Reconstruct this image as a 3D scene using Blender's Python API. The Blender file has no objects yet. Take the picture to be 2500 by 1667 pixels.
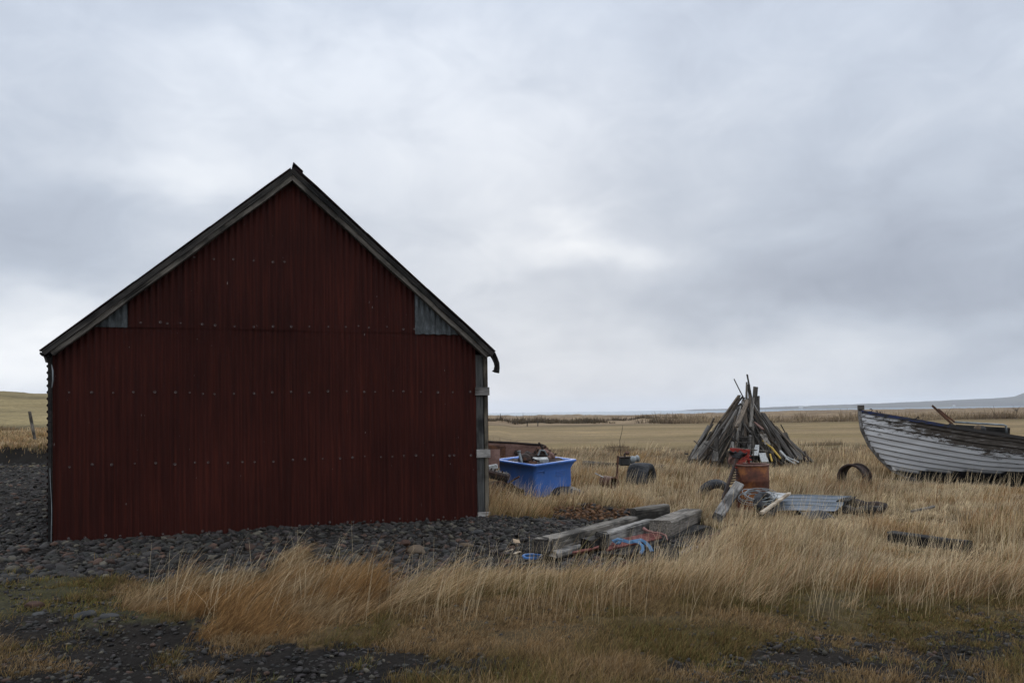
import bpy, bmesh, math, random
import numpy as np
from mathutils import Vector, Matrix
R_ = math.radians
sc = bpy.context.scene
COL = sc.collection

# ---------------------------------------------------------------- camera
FPX, PIT, ROL, CZ = 1907.0, R_(1.35), R_(0.8), 1.6
F = np.array((0, math.cos(PIT), math.sin(PIT)))
U0 = np.array((0, -math.sin(PIT), math.cos(PIT))); R0 = np.array((1.0, 0, 0))
RV = R0*math.cos(ROL) - U0*math.sin(ROL); UV = U0*math.cos(ROL) + R0*math.sin(ROL)
CAM = np.array((0, 0, CZ))
cd = bpy.data.cameras.new('camera'); cam = bpy.data.objects.new('camera', cd); COL.objects.link(cam)
cd.sensor_width = 36; cd.lens = FPX/2500*36; cd.shift_y = 128/2500; cd.clip_start = .1; cd.clip_end = 30000
M = Matrix.Identity(4)
for i in range(3):
    M[i][0] = RV[i]; M[i][1] = UV[i]; M[i][2] = -F[i]; M[i][3] = CAM[i]
cam.matrix_world = M
sc.camera = cam

# ---------------------------------------------------------------- world: overcast sky
SUN_AZ, SUN_EL = R_(2), R_(16)
w = bpy.data.worlds.new("World"); sc.world = w; w.use_nodes = True
nt = w.node_tree; nt.nodes.clear()
def N(t, **k):
    n = nt.nodes.new(t)
    for a, v in k.items(): setattr(n, a, v)
    return n
def L(a, b): nt.links.new(a, b)
def MA(op, a, b=None, c=None, clamp=False):
    n = N('ShaderNodeMath', operation=op); n.use_clamp = clamp
    for i, v in enumerate((a, b, c)):
        if v is None: continue
        if isinstance(v, (int, float)): n.inputs[i].default_value = v
        else: L(v, n.inputs[i])
    return n.outputs[0]
def VM(op, a, b=None, s=None):
    n = N('ShaderNodeVectorMath', operation=op)
    for i, v in enumerate((a, b)):
        if v is None: continue
        if isinstance(v, (tuple, list)): n.inputs[i].default_value = v
        else: L(v, n.inputs[i])
    if s is not None: n.inputs['Scale'].default_value = s
    return n
tc = N('ShaderNodeTexCoord'); D = VM('NORMALIZE', tc.outputs['Generated']).outputs[0]
sx = N('ShaderNodeSeparateXYZ'); L(D, sx.inputs[0])
zc = MA('MAXIMUM', sx.outputs[2], 0.0)
den = MA('ADD', zc, .16)
cx = N('ShaderNodeCombineXYZ'); L(MA('DIVIDE', sx.outputs[0], den), cx.inputs[0]); L(MA('DIVIDE', sx.outputs[1], den), cx.inputs[1])
def NZ(vec, scale, detail, rough=.5, dist=0, off=(0, 0, 0), sc_=(1, 1, 1)):
    m = N('ShaderNodeMapping'); m.inputs['Location'].default_value = off; m.inputs['Scale'].default_value = sc_
    L(vec, m.inputs[0])
    n = N('ShaderNodeTexNoise'); n.inputs['Scale'].default_value = scale; n.inputs['Detail'].default_value = detail
    n.inputs['Roughness'].default_value = rough; n.inputs['Distortion'].default_value = dist
    L(m.outputs[0], n.inputs['Vector']); return n
n1 = NZ(cx.outputs[0], .75, 6, .5, .3, (3.1, .4, 0))
n2 = NZ(D, 3.2, 5, .52, .5, (1.7, 2, .3), (1, 1, 1.6))
n3 = NZ(D, 8, 8, .6, .8, (5, 2, 7), (1, 1, 1.7))
# warped direction for the lighter and darker cloud masses
wn = NZ(D, 3.5, 4, .55, 0, (8, 1, 4), (1, 1, 2))
wv = VM('SUBTRACT', wn.outputs['Color'], (.5, .5, .5)).outputs[0]
Dw = VM('NORMALIZE', VM('ADD', D, VM('SCALE', wv, s=.26).outputs[0]).outputs[0]).outputs[0]
swd = N('ShaderNodeSeparateXYZ'); L(Dw, swd.inputs[0])
def pxdir(px, py):
    d = F + (px-1250)/FPX*RV + (961.5-py)/FPX*UV
    return d/np.linalg.norm(d)
def lobe(px, py, wx, wy, amp):
    d = pxdir(px, py)
    a = MA('MULTIPLY', MA('SUBTRACT', swd.outputs[0], float(d[0])), FPX/wx)
    b = MA('MULTIPLY', MA('SUBTRACT', swd.outputs[2], float(d[2])), FPX/wy)
    e = MA('ADD', MA('MULTIPLY', a, a), MA('MULTIPLY', b, b))
    g = MA('POWER', 2.718, MA('MULTIPLY', e, -1.0))
    g = MA('MULTIPLY', g, MA('GREATER_THAN', sx.outputs[1], 0.0))
    return MA('MULTIPLY', g, amp)
lob = [(1330, 610, 170, 60, .22), (1150, 660, 420, 50, .06), (420, 400, 240, 80, .18), (60, 330, 240, 240, -.12), (60, 860, 280, 110, .26), (80, 720, 200, 50, .10),
       (1850, 700, 420, 140, -.12), (2300, 620, 500, 280, -.15), (1500, 900, 1500, 130, .13), (120, 880, 200, 90, .08), (700, 250, 520, 150, .05),
       (2380, 880, 400, 60, -.04), (1900, 60, 900, 160, -.11), (600, 0, 1000, 110, -.10), (1300, 300, 300, 160, .04), (250, 560, 300, 60, -.05)]
v = MA('ADD', .59, MA('MULTIPLY', MA('SUBTRACT', n1.outputs['Fac'], .5), .20))
v = MA('ADD', v, MA('MULTIPLY', MA('SUBTRACT', n2.outputs['Fac'], .5), .25))
v = MA('ADD', v, MA('MULTIPLY', MA('SUBTRACT', n3.outputs['Fac'], .5), .20))
for l in lob: v = MA('ADD', v, lobe(*l))
cr = N('ShaderNodeValToRGB'); L(v, cr.inputs[0])
el = cr.color_ramp.elements
el[0].position = .30; el[0].color = (.31, .348, .43, 1)
el[1].position = .95; el[1].color = (.93, .95, .98, 1)
e = el.new(.50); e.color = (.473, .525, .612, 1)
e = el.new(.66); e.color = (.64, .685, .757, 1)
e = el.new(.80); e.color = (.768, .803, .855, 1)
# an overcast sky grows brighter towards the zenith
zen = MA('ADD', 1.0, MA('MULTIPLY', MA('MULTIPLY', zc, zc), 1.5))
back = MA('ADD', 1.22, MA('MULTIPLY', sx.outputs[1], -.22))
cl = VM('SCALE', cr.outputs[0]); L(MA('MULTIPLY', MA('MULTIPLY', zen, back), 10.0), cl.inputs['Scale'])
sky = N('ShaderNodeTexSky'); sky.sky_type = 'NISHITA'; sky.sun_disc = False
sky.sun_elevation = SUN_EL; sky.sun_rotation = SUN_AZ
mx = N('ShaderNodeMix', data_type='RGBA'); mx.inputs[0].default_value = .98
L(sky.outputs[0], mx.inputs[6]); L(cl.outputs[0], mx.inputs[7])
bg = N('ShaderNodeBackground'); bg.inputs[1].default_value = .1; L(mx.outputs[2], bg.inputs[0])
wo = N('ShaderNodeOutputWorld'); L(bg.outputs[0], wo.inputs[0])

sl = bpy.data.lights.new('sun', 'SUN'); sl.energy = .5; sl.angle = R_(25); sl.color = (1, .95, .88)
so = bpy.data.objects.new('sun', sl); COL.objects.link(so)
sd = Vector((math.sin(SUN_AZ)*math.cos(SUN_EL), math.cos(SUN_AZ)*math.cos(SUN_EL), math.sin(SUN_EL)))
so.rotation_euler = sd.to_track_quat('Z', 'Y').to_euler(); so.location = (0, 0, 50)

sc.view_settings.view_transform = 'Standard'; sc.view_settings.look = 'None'
sc.view_settings.exposure = 0; sc.view_settings.gamma = 1
sc.render.engine = 'CYCLES'
sc.cycles.volume_bounces = 1
sc.cycles.max_bounces = 5; sc.cycles.diffuse_bounces = 3; sc.cycles.transparent_max_bounces = 8

# ---------------------------------------------------------------- helpers
rng = np.random.default_rng(7); random.seed(7)
def ray(x, y): return F + (x-1250)/FPX*RV + (961.5-y)/FPX*UV
def P(x, y, Y):
    r = ray(x, y); return CAM + r*(Y/r[1])
def G(x, y, z=0):
    r = ray(x, y); return CAM + r*((z-CZ)/r[2])

def _h(ix, iy, s):
    n = (ix.astype(np.int64)*374761393 + iy.astype(np.int64)*668265263 + s*982451653) & 0xffffffff
    n = ((n ^ (n >> 13))*1274126177) & 0xffffffff
    return ((n ^ (n >> 16)) & 0xffff)/65535.0
def vn(x, y, s=0):
    ix = np.floor(x); iy = np.floor(y); fx = x-ix; fy = y-iy
    fx = fx*fx*(3-2*fx); fy = fy*fy*(3-2*fy)
    a = _h(ix, iy, s); b = _h(ix+1, iy, s); c = _h(ix, iy+1, s); d = _h(ix+1, iy+1, s)
    return (a*(1-fx)+b*fx)*(1-fy) + (c*(1-fx)+d*fx)*fy
def fbm(x, y, s=0, o=4):
    x = np.asarray(x, float); y = np.asarray(y, float)
    r = 0; a = .5; t = 0
    for i in range(o):
        r = r + a*vn(x, y, s+i*17); t += a; a *= .5; x = x*2.03+11.3; y = y*2.01+5.7
    return r/t
def S(t, a, b):
    t = np.clip((np.asarray(t, float)-a)/(b-a), 0, 1); return t*t*(3-2*t)

def tag(o, label=None, cat=None, group=None, kind=None):
    if label: o['label'] = label
    if cat: o['category'] = cat
    if group: o['group'] = group
    if kind: o['kind'] = kind
    return o
def empty(name, loc=(0, 0, 0), rz=0, rot=None):
    o = bpy.data.objects.new(name, None); COL.objects.link(o); o.location = loc
    o.rotation_euler = rot if rot else (0, 0, rz); o.empty_display_size = .2
    return o
def link(name, me, mat=None, parent=None, mw=None, smooth=False):
    o = bpy.data.objects.new(name, me); COL.objects.link(o)
    if mat is not None:
        for m in (mat if isinstance(mat, (list, tuple)) else [mat]): me.materials.append(m)
    if smooth: me.polygons.foreach_set('use_smooth', [True]*len(me.polygons))
    if parent is not None: o.parent = parent
    if mw is not None: o.matrix_local = mw
    return o
def mesh_np(name, V, quads=None, tris=None, col=None, mi=None):
    me = bpy.data.meshes.new(name); nv = len(V)
    me.vertices.add(nv); me.vertices.foreach_set('co', np.asarray(V, np.float32).ravel())
    ql = 0 if quads is None else len(quads); tl = 0 if tris is None else len(tris)
    idx = np.concatenate([np.asarray(quads, np.int32).ravel() if ql else np.zeros(0, np.int32),
                          np.asarray(tris, np.int32).ravel() if tl else np.zeros(0, np.int32)])
    me.loops.add(len(idx)); me.loops.foreach_set('vertex_index', idx)
    me.polygons.add(ql+tl)
    st = np.concatenate([np.arange(ql)*4, ql*4+np.arange(tl)*3]).astype(np.int32)
    me.polygons.foreach_set('loop_start', st)
    me.update(calc_edges=True); me.validate()
    if col is not None:
        a = me.color_attributes.new('col', 'FLOAT_COLOR', 'POINT')
        c = np.ones((nv, 4), np.float32); c[:, :3] = col; a.data.foreach_set('color', c.ravel())
    return me
def mesh_py(name, vs, fs):
    me = bpy.data.meshes.new(name); me.from_pydata([tuple(v) for v in vs], [], fs); me.update(); return me
def grid_faces(nu, nv, wrap=False, off=0):
    f = []
    for i in range(nu-1):
        for j in range(nv if wrap else nv-1):
            a = i*nv+j; b = i*nv+(j+1) % nv
            f.append((off+a, off+b, off+b+nv, off+a+nv))
    return f
def frame(p0, p1, up=(0, 0, 1), roll=0):
    p0 = Vector(p0); x = (Vector(p1)-p0); ln = x.length; x.normalize()
    u = Vector(up)
    if abs(x.dot(u)) > .98: u = Vector((0, 1, 0))
    y = u.cross(x).normalized(); z = x.cross(y)
    m = Matrix((x, y, z)).transposed().to_4x4(); m.translation = p0
    return m @ Matrix.Rotation(roll, 4, 'X'), ln

class MB:
    def __init__(s): s.v = []; s.f = []
    def add(s, vs, fs, m=None):
        o = len(s.v)
        s.v += [tuple(m @ Vector(v)) if m is not None else tuple(v) for v in vs]
        s.f += [tuple(i+o for i in f) for f in fs]; return s
    def box(s, x0, x1, y0, y1, z0, z1, m=None, b=0):
        bm = bmesh.new(); bmesh.ops.create_cube(bm, size=1)
        for q in bm.verts:
            q.co = Vector(((x0+x1)/2+q.co.x*(x1-x0), (y0+y1)/2+q.co.y*(y1-y0), (z0+z1)/2+q.co.z*(z1-z0)))
        if b: bmesh.ops.bevel(bm, geom=list(bm.edges), offset=b, segments=1, affect='EDGES')
        bm.verts.index_update()
        s.add([q.co.copy() for q in bm.verts], [[q.index for q in f.verts] for f in bm.faces], m); bm.free(); return s
    def tube(s, pts, r, n=8, m=None, cap=True):
        pts = [Vector(p) for p in pts]; vs = []
        rr = r if isinstance(r, (list, tuple)) else [r]*len(pts)
        prev = None
        for i, p in enumerate(pts):
            t = (pts[min(i+1, len(pts)-1)]-pts[max(i-1, 0)]).normalized()
            if prev is None:
                a = Vector((0, 0, 1)) if abs(t.z) < .9 else Vector((1, 0, 0))
                prev = t.cross(a).normalized()
            prev = (prev - t*prev.dot(t)).normalized(); q = t.cross(prev)
            for k in range(n):
                an = 2*math.pi*k/n; vs.append(p+prev*math.cos(an)*rr[i]+q*math.sin(an)*rr[i])
        fs = grid_faces(len(pts), n, True)
        if cap: fs += [tuple(range(n))[::-1], tuple(range((len(pts)-1)*n, len(pts)*n))]
        return s.add(vs, fs, m)
    def lathe(s, prof, n=24, m=None, arc=None):
        vs = []; fs = []
        full = arc is None; a0, a1 = (0, 2*math.pi) if full else arc
        c = n if full else n+1
        for (r, z) in prof:
            for k in range(c):
                an = a0+(a1-a0)*k/n; vs.append((r*math.cos(an), r*math.sin(an), z))
        for i in range(len(prof)-1):
            for j in range(n):
                a = i*c+j; b = i*c+(j+1) % c
                fs.append((a, b, b+c, a+c))
        return s.add(vs, fs, m)
    def grid(s, fn, nu, nv, m=None):
        vs = [fn(i/(nu-1), j/(nv-1)) for i in range(nu) for j in range(nv)]
        return s.add(vs, grid_faces(nu, nv), m)
    def obj(s, name, mat, parent=None, mw=None, smooth=False, solid=0, jit=0, bev=0):
        me = mesh_py(name, s.v, s.f)
        bm = bmesh.new(); bm.from_mesh(me); bmesh.ops.recalc_face_normals(bm, faces=list(bm.faces))
        if jit:
            for q in bm.verts:
                q.co += Vector((random.uniform(-1, 1), random.uniform(-1, 1), random.uniform(-1, 1)))*jit
        bm.to_mesh(me); bm.free()
        o = link(name, me, mat, parent, mw, smooth)
        if solid:
            md = o.modifiers.new('s', 'SOLIDIFY'); md.thickness = solid; md.offset = 0
        return o

def mb_timber(L_, w_, h_, seed=0, rag=.01, wob=.004, bow=0, taper=1.0, seg=.14):
    """squared timber along +x, cross-section w (y) by h (z), chamfered and worn"""
    rd = random.Random(seed); n = max(3, int(L_/seg)+1); c = min(w_, h_)*.12
    sec = [(-w_/2+c, -h_/2), (w_/2-c, -h_/2), (w_/2, -h_/2+c), (w_/2, h_/2-c), (w_/2-c, h_/2), (-w_/2+c, h_/2), (-w_/2, h_/2-c), (-w_/2, -h_/2+c)]
    ph = [rd.uniform(0, 6.28) for _ in range(4)]
    vs = []
    for i in range(n+1):
        t = i/n; k = 1+(taper-1)*t; b = bow*math.sin(math.pi*t)
        for j, (y, z) in enumerate(sec):
            x = L_*t
            if i in (0, n): x += rd.uniform(-rag, rag)
            vs.append((x, y*k+wob*math.sin(ph[0]+t*7+j)+rd.uniform(-wob, wob)*.5, z*k+b+wob*math.sin(ph[1]+t*5+j*2)+rd.uniform(-wob, wob)*.5))
    m = MB(); m.add(vs, grid_faces(n+1, 8, True)+[tuple(range(8))[::-1], tuple(range(n*8, n*8+8))])
    return m
def timber(name, p0, p1, w_, h_, mat, roll=0, parent=None, seed=0, up=(0, 0, 1), **k):
    fr, ln = frame(p0, p1, up, roll)
    return mb_timber(ln, w_, h_, seed, **k).obj(name, mat, parent, fr)

# ---------------------------------------------------------------- materials
def mat(name):
    m = bpy.data.materials.new(name); m.use_nodes = True
    t = m.node_tree; b = t.nodes['Principled BSDF']; return m, t, b
class NT:
    def __init__(s, name):
        s.m, s.t, s.b = mat(name); s.b.inputs['Roughness'].default_value = .8
        s.b.inputs['Specular IOR Level'].default_value = .25
    def n(s, t, **k):
        q = s.t.nodes.new(t)
        for a, v_ in k.items(): setattr(q, a, v_)
        return q
    def l(s, a, b): s.t.links.new(a, b)
    def co(s, kind='Object', scale=(1, 1, 1), rnd=True, rot=(0, 0, 0)):
        c = s.n('ShaderNodeTexCoord'); m = s.n('ShaderNodeMapping'); m.inputs['Scale'].default_value = scale
        m.inputs['Rotation'].default_value = rot
        s.l(c.outputs[kind], m.inputs[0])
        if rnd:
            oi = s.n('ShaderNodeObjectInfo'); ml = s.n('ShaderNodeMath', operation='MULTIPLY'); ml.inputs[1].default_value = 37
            s.l(oi.outputs['Random'], ml.inputs[0]); s.l(ml.outputs[0], m.inputs['Location'])
        return m.outputs[0]
    def noise(s, vec, scale, detail=4, rough=.55, dist=0):
        q = s.n('ShaderNodeTexNoise'); q.inputs['Scale'].default_value = scale; q.inputs['Detail'].default_value = detail
        q.inputs['Roughness'].default_value = rough; q.inputs['Distortion'].default_value = dist
        s.l(vec, q.inputs['Vector']); return q.outputs['Fac']
    def ramp(s, fac, stops):
        q = s.n('ShaderNodeValToRGB'); e_ = q.color_ramp.elements
        while len(e_) < len(stops): e_.new(.5)
        for i, (p_, c_) in enumerate(stops):
            e_[i].position = p_; e_[i].color = (c_ if isinstance(c_, tuple) else (c_, c_, c_))+(1,)
        s.l(fac, q.inputs[0]); return q.outputs[0]
    def mix(s, fac, a, b, bt='MIX'):
        q = s.n('ShaderNodeMix', data_type='RGBA', blend_type=bt)
        for i, v_ in ((0, fac), (6, a), (7, b)):
            if isinstance(v_, (int, float)): q.inputs[i].default_value = v_
            elif isinstance(v_, tuple): q.inputs[i].default_value = v_+(1,)
            else: s.l(v_, q.inputs[i])
        return q.outputs[2]
    def math(s, op, a, b=0.0):
        q = s.n('ShaderNodeMath', operation=op)
        for i, v_ in enumerate((a, b)):
            if isinstance(v_, (int, float)): q.inputs[i].default_value = v_
            else: s.l(v_, q.inputs[i])
        return q.outputs[0]
    def col(s, c):
        if isinstance(c, tuple): s.b.inputs['Base Color'].default_value = c+(1,)
        else: s.l(c, s.b.inputs['Base Color'])
        return s
    def bump(s, h, d=.01, st=1.0):
        q = s.n('ShaderNodeBump'); q.inputs['Distance'].default_value = d; q.inputs['Strength'].default_value = st
        s.l(h, q.inputs['Height']); s.l(q.outputs[0], s.b.inputs['Normal']); return s
    def rough(s, v_): s.b.inputs['Roughness'].default_value = v_; return s

def wood(name, c0, c1, c2, grain=14, dark=.35):
    k = NT(name); v_ = k.co(scale=(.6, 1, 1)); g = k.co(scale=(.9, grain, grain))
    a = k.noise(g, 3.0, 6, .62); b = k.noise(v_, 3.2, 4, .6)
    c = k.ramp(a, [(.3, c0), (.5, c1), (.72, c2)])
    oi = k.n('ShaderNodeObjectInfo')
    var = k.ramp(oi.outputs['Random'], [(0, .5), (.5, 1.0), (1, 1.6)])
    c = k.mix(1.0, c, var, 'MULTIPLY')
    spots = k.ramp(b, [(.40, tuple(x*dark for x in c0)), (.55, (1, 1, 1))])
    c = k.mix(.75, c, spots, 'MULTIPLY')
    crk = k.ramp(k.noise(k.co(scale=(.5, 22, 22)), 2.2, 3, .5), [(.34, .08), (.40, 1.0)])
    c = k.mix(.8, c, crk, 'MULTIPLY')
    k.col(c); k.bump(k.math('ADD', a, k.math('MULTIPLY', crk, .6)), .008, .8); k.rough(.85); return k.m
def rust(name, c0, c1, c2, sc_=6, spec=.25):
    k = NT(name); a = k.noise(k.co(), sc_, 7, .65, .3); b = k.noise(k.co(), sc_*6, 4, .6)
    c = k.ramp(a, [(.32, c0), (.5, c1), (.68, c2)]); c = k.mix(.5, c, k.ramp(b, [(.3, .45), (.6, 1.15)]), 'MULTIPLY')
    k.col(c).bump(b, .004, .6).rough(.75); k.b.inputs['Specular IOR Level'].default_value = spec; return k.m

M_wood = wood('grey_wood', (.050, .042, .033), (.120, .104, .085), (.225, .203, .176))
M_wood2 = wood('brown_wood', (.055, .040, .028), (.135, .103, .074), (.23, .187, .14))
M_woodl = wood('pale_wood', (.13, .115, .10), (.27, .25, .225), (.38, .36, .33), dark=.4)
M_woodd = wood('dark_wood', (.018, .015, .013), (.045, .038, .031), (.09, .078, .066))
M_wooddk = wood('black_wood', (.008, .007, .006), (.02, .017, .014), (.04, .035, .03))
M_barge = wood('barge_wood', (.050, .042, .034), (.095, .082, .067), (.15, .133, .11), grain=16)
M_barged = wood('barge_wood_dark', (.022, .019, .016), (.045, .039, .033), (.075, .066, .056), grain=16)
M_straw = wood('new_wood', (.42, .34, .25), (.55, .46, .35), (.64, .56, .44), dark=.6)
M_rust = rust('rust', (.035, .018, .012), (.085, .040, .024), (.15, .065, .033))
M_rustd = rust('dark_rust', (.012, .009, .008), (.028, .018, .014), (.06, .034, .024))
M_rusto = rust('orange_rust', (.040, .015, .009), (.085, .027, .013), (.24, .085, .020), 3.0)
M_rustp = rust('pink_rust', (.10, .055, .042), (.17, .095, .075), (.22, .13, .105), 3)
M_black = NT('black_rubber').col((.018, .018, .019)).rough(.7).m

k = NT('tyre_rubber'); k.col(k.ramp(k.noise(k.co(), 14, 5), [(.35, (.012, .012, .013)), (.65, (.05, .05, .052))])); k.bump(k.noise(k.co(), 30, 4), .006); M_tyre = k.m
k = NT('galvanised'); k.col(k.ramp(k.noise(k.co(), 5, 6, .65), [(.3, (.10, .11, .11)), (.55, (.20, .215, .215)), (.7, (.30, .32, .325))])); k.rough(.55)
k.b.inputs['Metallic'].default_value = .2; M_galv = k.m
k = NT('stone_grey'); k.col(k.ramp(k.noise(k.co(), 6, 6, .65), [(.3, (.018, .018, .018)), (.7, (.055, .053, .050))])); k.bump(k.noise(k.co(), 14, 5), .01); M_stone = k.m
k = NT('stone_red'); k.col(k.ramp(k.noise(k.co(), 6, 6, .65), [(.3, (.03, .015, .010)), (.7, (.07, .035, .022))])); k.bump(k.noise(k.co(), 14, 5), .01); M_stoner = k.m
k = NT('stone_tan'); k.col(k.ramp(k.noise(k.co(), 6, 6, .65), [(.3, (.06, .042, .027)), (.7, (.12, .085, .055))])); k.bump(k.noise(k.co(), 14, 5), .01); M_stonet = k.m
M_red = rust('red_paint', (.06, .010, .007), (.22, .026, .018), (.36, .045, .030), 9)
M_blue = NT('blue_rope').col((.03, .11, .28)).rough(.5).m
M_yellow = rust('yellow_paint', (.12, .10, .05), (.42, .27, .05), (.5, .33, .06), 9)
M_white = rust('old_white', (.12, .115, .105), (.36, .36, .345), (.52, .52, .50), 7)

# barn red corrugated iron: oxide paint, long faint streaks, flaked spots
def barn_red(name, grey):
    k = NT(name)
    st = k.noise(k.co(scale=(14, 1, .35), rnd=False), 2.2, 6, .65); big = k.noise(k.co(scale=(1, 1, .6), rnd=False), .9, 4)
    c = k.ramp(st, [(.3, (.021, .0050, .0036)), (.5, (.033, .0072, .0048)), (.72, (.058, .0125, .0072))])
    c = k.mix(.7, c, k.ramp(big, [(.3, .6), (.7, 1.35)]), 'MULTIPLY')
    if grey:
        gz = k.noise(k.co(scale=(4, 1, 1.4), rnd=False), 4, 6, .7)
        g = k.ramp(gz, [(.3, (.03, .032, .032)), (.5, (.065, .070, .070)), (.7, (.14, .15, .155))])
        c = g
    else:
        fl = k.noise(k.co(scale=(22, 1, 5), rnd=False), 2.0, 3, .5)
        c = k.mix(k.ramp(fl, [(.735, 0.0), (.755, .8)]), c, (.26, .23, .21))
    k.col(c); k.rough(.7); k.b.inputs['Specular IOR Level'].default_value = .10
    return k.m
M_barn = barn_red('red_sheet', False); M_patch = barn_red('grey_sheet', True)

# ---------------------------------------------------------------- terrain
def inpoly(x, y, poly):
    x = np.asarray(x, float); y = np.asarray(y, float); r = np.zeros(x.shape, bool); n = len(poly)
    for i in range(n):
        x0, y0 = poly[i]; x1, y1 = poly[(i+1) % n]
        if y0 == y1: continue
        c = ((y0 > y) != (y1 > y)) & (x < (x1-x0)*(y-y0)/(y1-y0)+x0)
        r ^= c
    return r
def wp(pts, z=-.03): return [tuple(G(px, py, z)[:2]) for px, py in pts]
GR = [(-14, 9.2), (-8, 8.0)] + wp([(-60, 1440), (100, 1428), (400, 1432), (560, 1420), (700, 1390), (850, 1390), (900, 1440), (960, 1468), (1040, 1462), (1110, 1425), (1170, 1392), (1260, 1382), (1400, 1385), (1500, 1370), (1590, 1335), (1600, 1290)]) \
     + wp([(1740, 1292), (1620, 1258), (1560, 1230)], .02) + wp([(1450, 1222)], .1) + wp([(1330, 1250), (1240, 1268), (1195, 1262)]) + [(-.9, 13.2), (-8, 24), (-14, 28.3), (-60, 28.3), (-60, 9)]
FG = wp([(-1200, 1545), (0, 1532), (300, 1556), (450, 1545), (650, 1562), (800, 1590), (1000, 1612), (1200, 1628), (1500, 1618), (1800, 1600), (2050, 1572), (2300, 1530), (2600, 1488), (3500, 1450)]) + [(14, -20), (-14, -20)]
MOSS = wp([(-900, 1445), (100, 1425), (420, 1430), (400, 1470), (330, 1500), (420, 1560), (200, 1560), (0, 1535), (-1000, 1560)])
CLUMP = wp([(290, 1500), (340, 1470), (430, 1440), (600, 1418), (680, 1385), (870, 1400), (925, 1450), (960, 1500), (830, 1560), (600, 1560), (430, 1545)])
def regions(x, y):
    a = fbm(x*1.1, y*1.1, 3)-.5; b = fbm(x*1.1+40, y*1.1, 9)-.5
    c = fbm(x*4, y*4, 5, 3)-.5; d = fbm(x*13, y*13, 6, 2)-.5
    xx = x+a*.9+c*.55+d*.3; yy = y+b*1.0-c*.7+d*.35
    cl_ = inpoly(x+a*.6+c*.3, y+b*.7+c*.3, CLUMP)
    gr = inpoly(xx, yy, GR) & ~cl_
    fg = inpoly(xx, yy, FG) & ~cl_
    ms = inpoly(xx, yy, MOSS) & ~cl_
    return gr, fg, ms, cl_
def shore(az): return 400+330*S(az, .22, .42)
def H(x, y):
    x = np.asarray(x, float); y = np.asarray(y, float); r = np.hypot(x, y); az = x/np.maximum(y, 1e-3)
    fr = (y > 0)
    dx_ = x+5.9607; dy_ = y-10.1; bu_ = dx_*.9441+dy_*.3295; bv_ = -dx_*.3295+dy_*.9441
    h = -.25*S(x, -1.5, .4)*S(np.maximum(-bv_, bu_-5.93), .15, 1.8)*S(y, 6.8, 9.6) - .05*S(y, 14, 26)*S(x, -6, 0)
    h = h + .30*np.exp(-(((x-1.25)/.85)**2+((y-13.15)/.55)**2))
    h = h - .12*np.exp(-(((x-12.5)/3.4)**2+((y-19.4)/1.5)**2))
    h = h + (fbm(x*.9, y*.9, 31)-.5)*.07*S(r, 4, 8)*(1-S(r, 60, 100)) + (fbm(x*.12, y*.12, 33)-.5)*.25*S(r, 14, 40)
    h = h + .05*np.exp(-(((x+3.2)/2.6)**2+((y-6.4)/.8)**2))
    # cut bank and grassy hill on the left
    m = S(-az, .12, .48)*fr
    edge = 28.4+(fbm(x*.5, y*0, 41)-.5)*1.2
    hill = .57*S(y, edge, edge+.5) + 3.95*(1+.10*S(-az, .55, .68))*S(y, 27, 92)**.92 + (fbm(x*.06, y*.06, 44)-.5)*1.2*S(y, 34, 60) + (fbm(x*.7, y*.7, 45)-.5)*.22*S(y, 28.6, 31)
    hill = hill*(1-.5*S(y, 95, 200))
    h = h + m*hill
    h = h + (fbm(x*.035, y*.05, 51)-.5)*1.3*S(y, 108, 150)*fr
    h = h + (fbm(x*.30, y*.35, 53)-.5)*.9*S(y, 108, 125)*fr
    s_ = shore(az)+ (fbm(az*9, az*0, 61)-.5)*60
    h = np.where(fr | (r > 300), h-10*S(r, s_, s_+80), h)
    return h
def Hs(x, y): return float(H(np.array([x]), np.array([y]))[0])

NR, NA = 420, 1000
rr = np.concatenate([[.3], np.geomspace(1.2, 1500, NR-1)])
# finer angular steps in front
aa = np.concatenate([np.linspace(-48, 48, 820), np.linspace(48, 312, NA-820+2)[1:-1]])*math.pi/180
NA = len(aa)
RRg, AAg = np.meshgrid(rr, aa, indexing='ij'); X = (RRg*np.sin(AAg)).ravel(); Y = (RRg*np.cos(AAg)).ravel()
Z = H(X, Y)
gr, fg, ms, clm = regions(X, Y)
stone = (gr | fg)
Z = Z + np.where(stone, (fbm(X*9, Y*9, 70, 3)-.5)*.05, (fbm(X*3.2, Y*3.2, 71, 3)-.5)*.09*(Y > 4))*(RRg.ravel() < 40)
azv = X/np.maximum(Y, .001)
f1 = fbm(X*.8, Y*.8, 80)[:, None]; f2 = fbm(X*.05, Y*.16, 81)[:, None]; f3 = fbm(X*.02, Y*.03, 82)[:, None]
soil = np.array((.0095, .0085, .008)); soilb = np.array((.018, .0135, .0095))
thatch = np.array((.080, .050, .023)); thatch2 = np.array((.040, .033, .014))
hay = np.array((.200, .142, .072)); hay2 = np.array((.150, .108, .048)); heath = np.array((.135, .090, .052)); heath2 = np.array((.195, .138, .078))
stone_ = stone
cc = np.where(stone[:, None], soil*(1-f1)+soilb*f1, thatch*(1-f1)+thatch2*f1)
cc = np.where(ms[:, None], np.array((.036, .032, .016))*(.5+f1), cc)
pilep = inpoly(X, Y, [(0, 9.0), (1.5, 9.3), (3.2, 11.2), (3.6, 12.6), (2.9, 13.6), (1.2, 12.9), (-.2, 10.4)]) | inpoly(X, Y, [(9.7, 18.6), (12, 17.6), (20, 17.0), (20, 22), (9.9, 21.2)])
cc[pilep] = np.array((.030, .024, .018))  # dark debris under the pile; boat's shadow put into the soil colour
rv = RRg.ravel()[:, None]; yv = Y[:, None]
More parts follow.
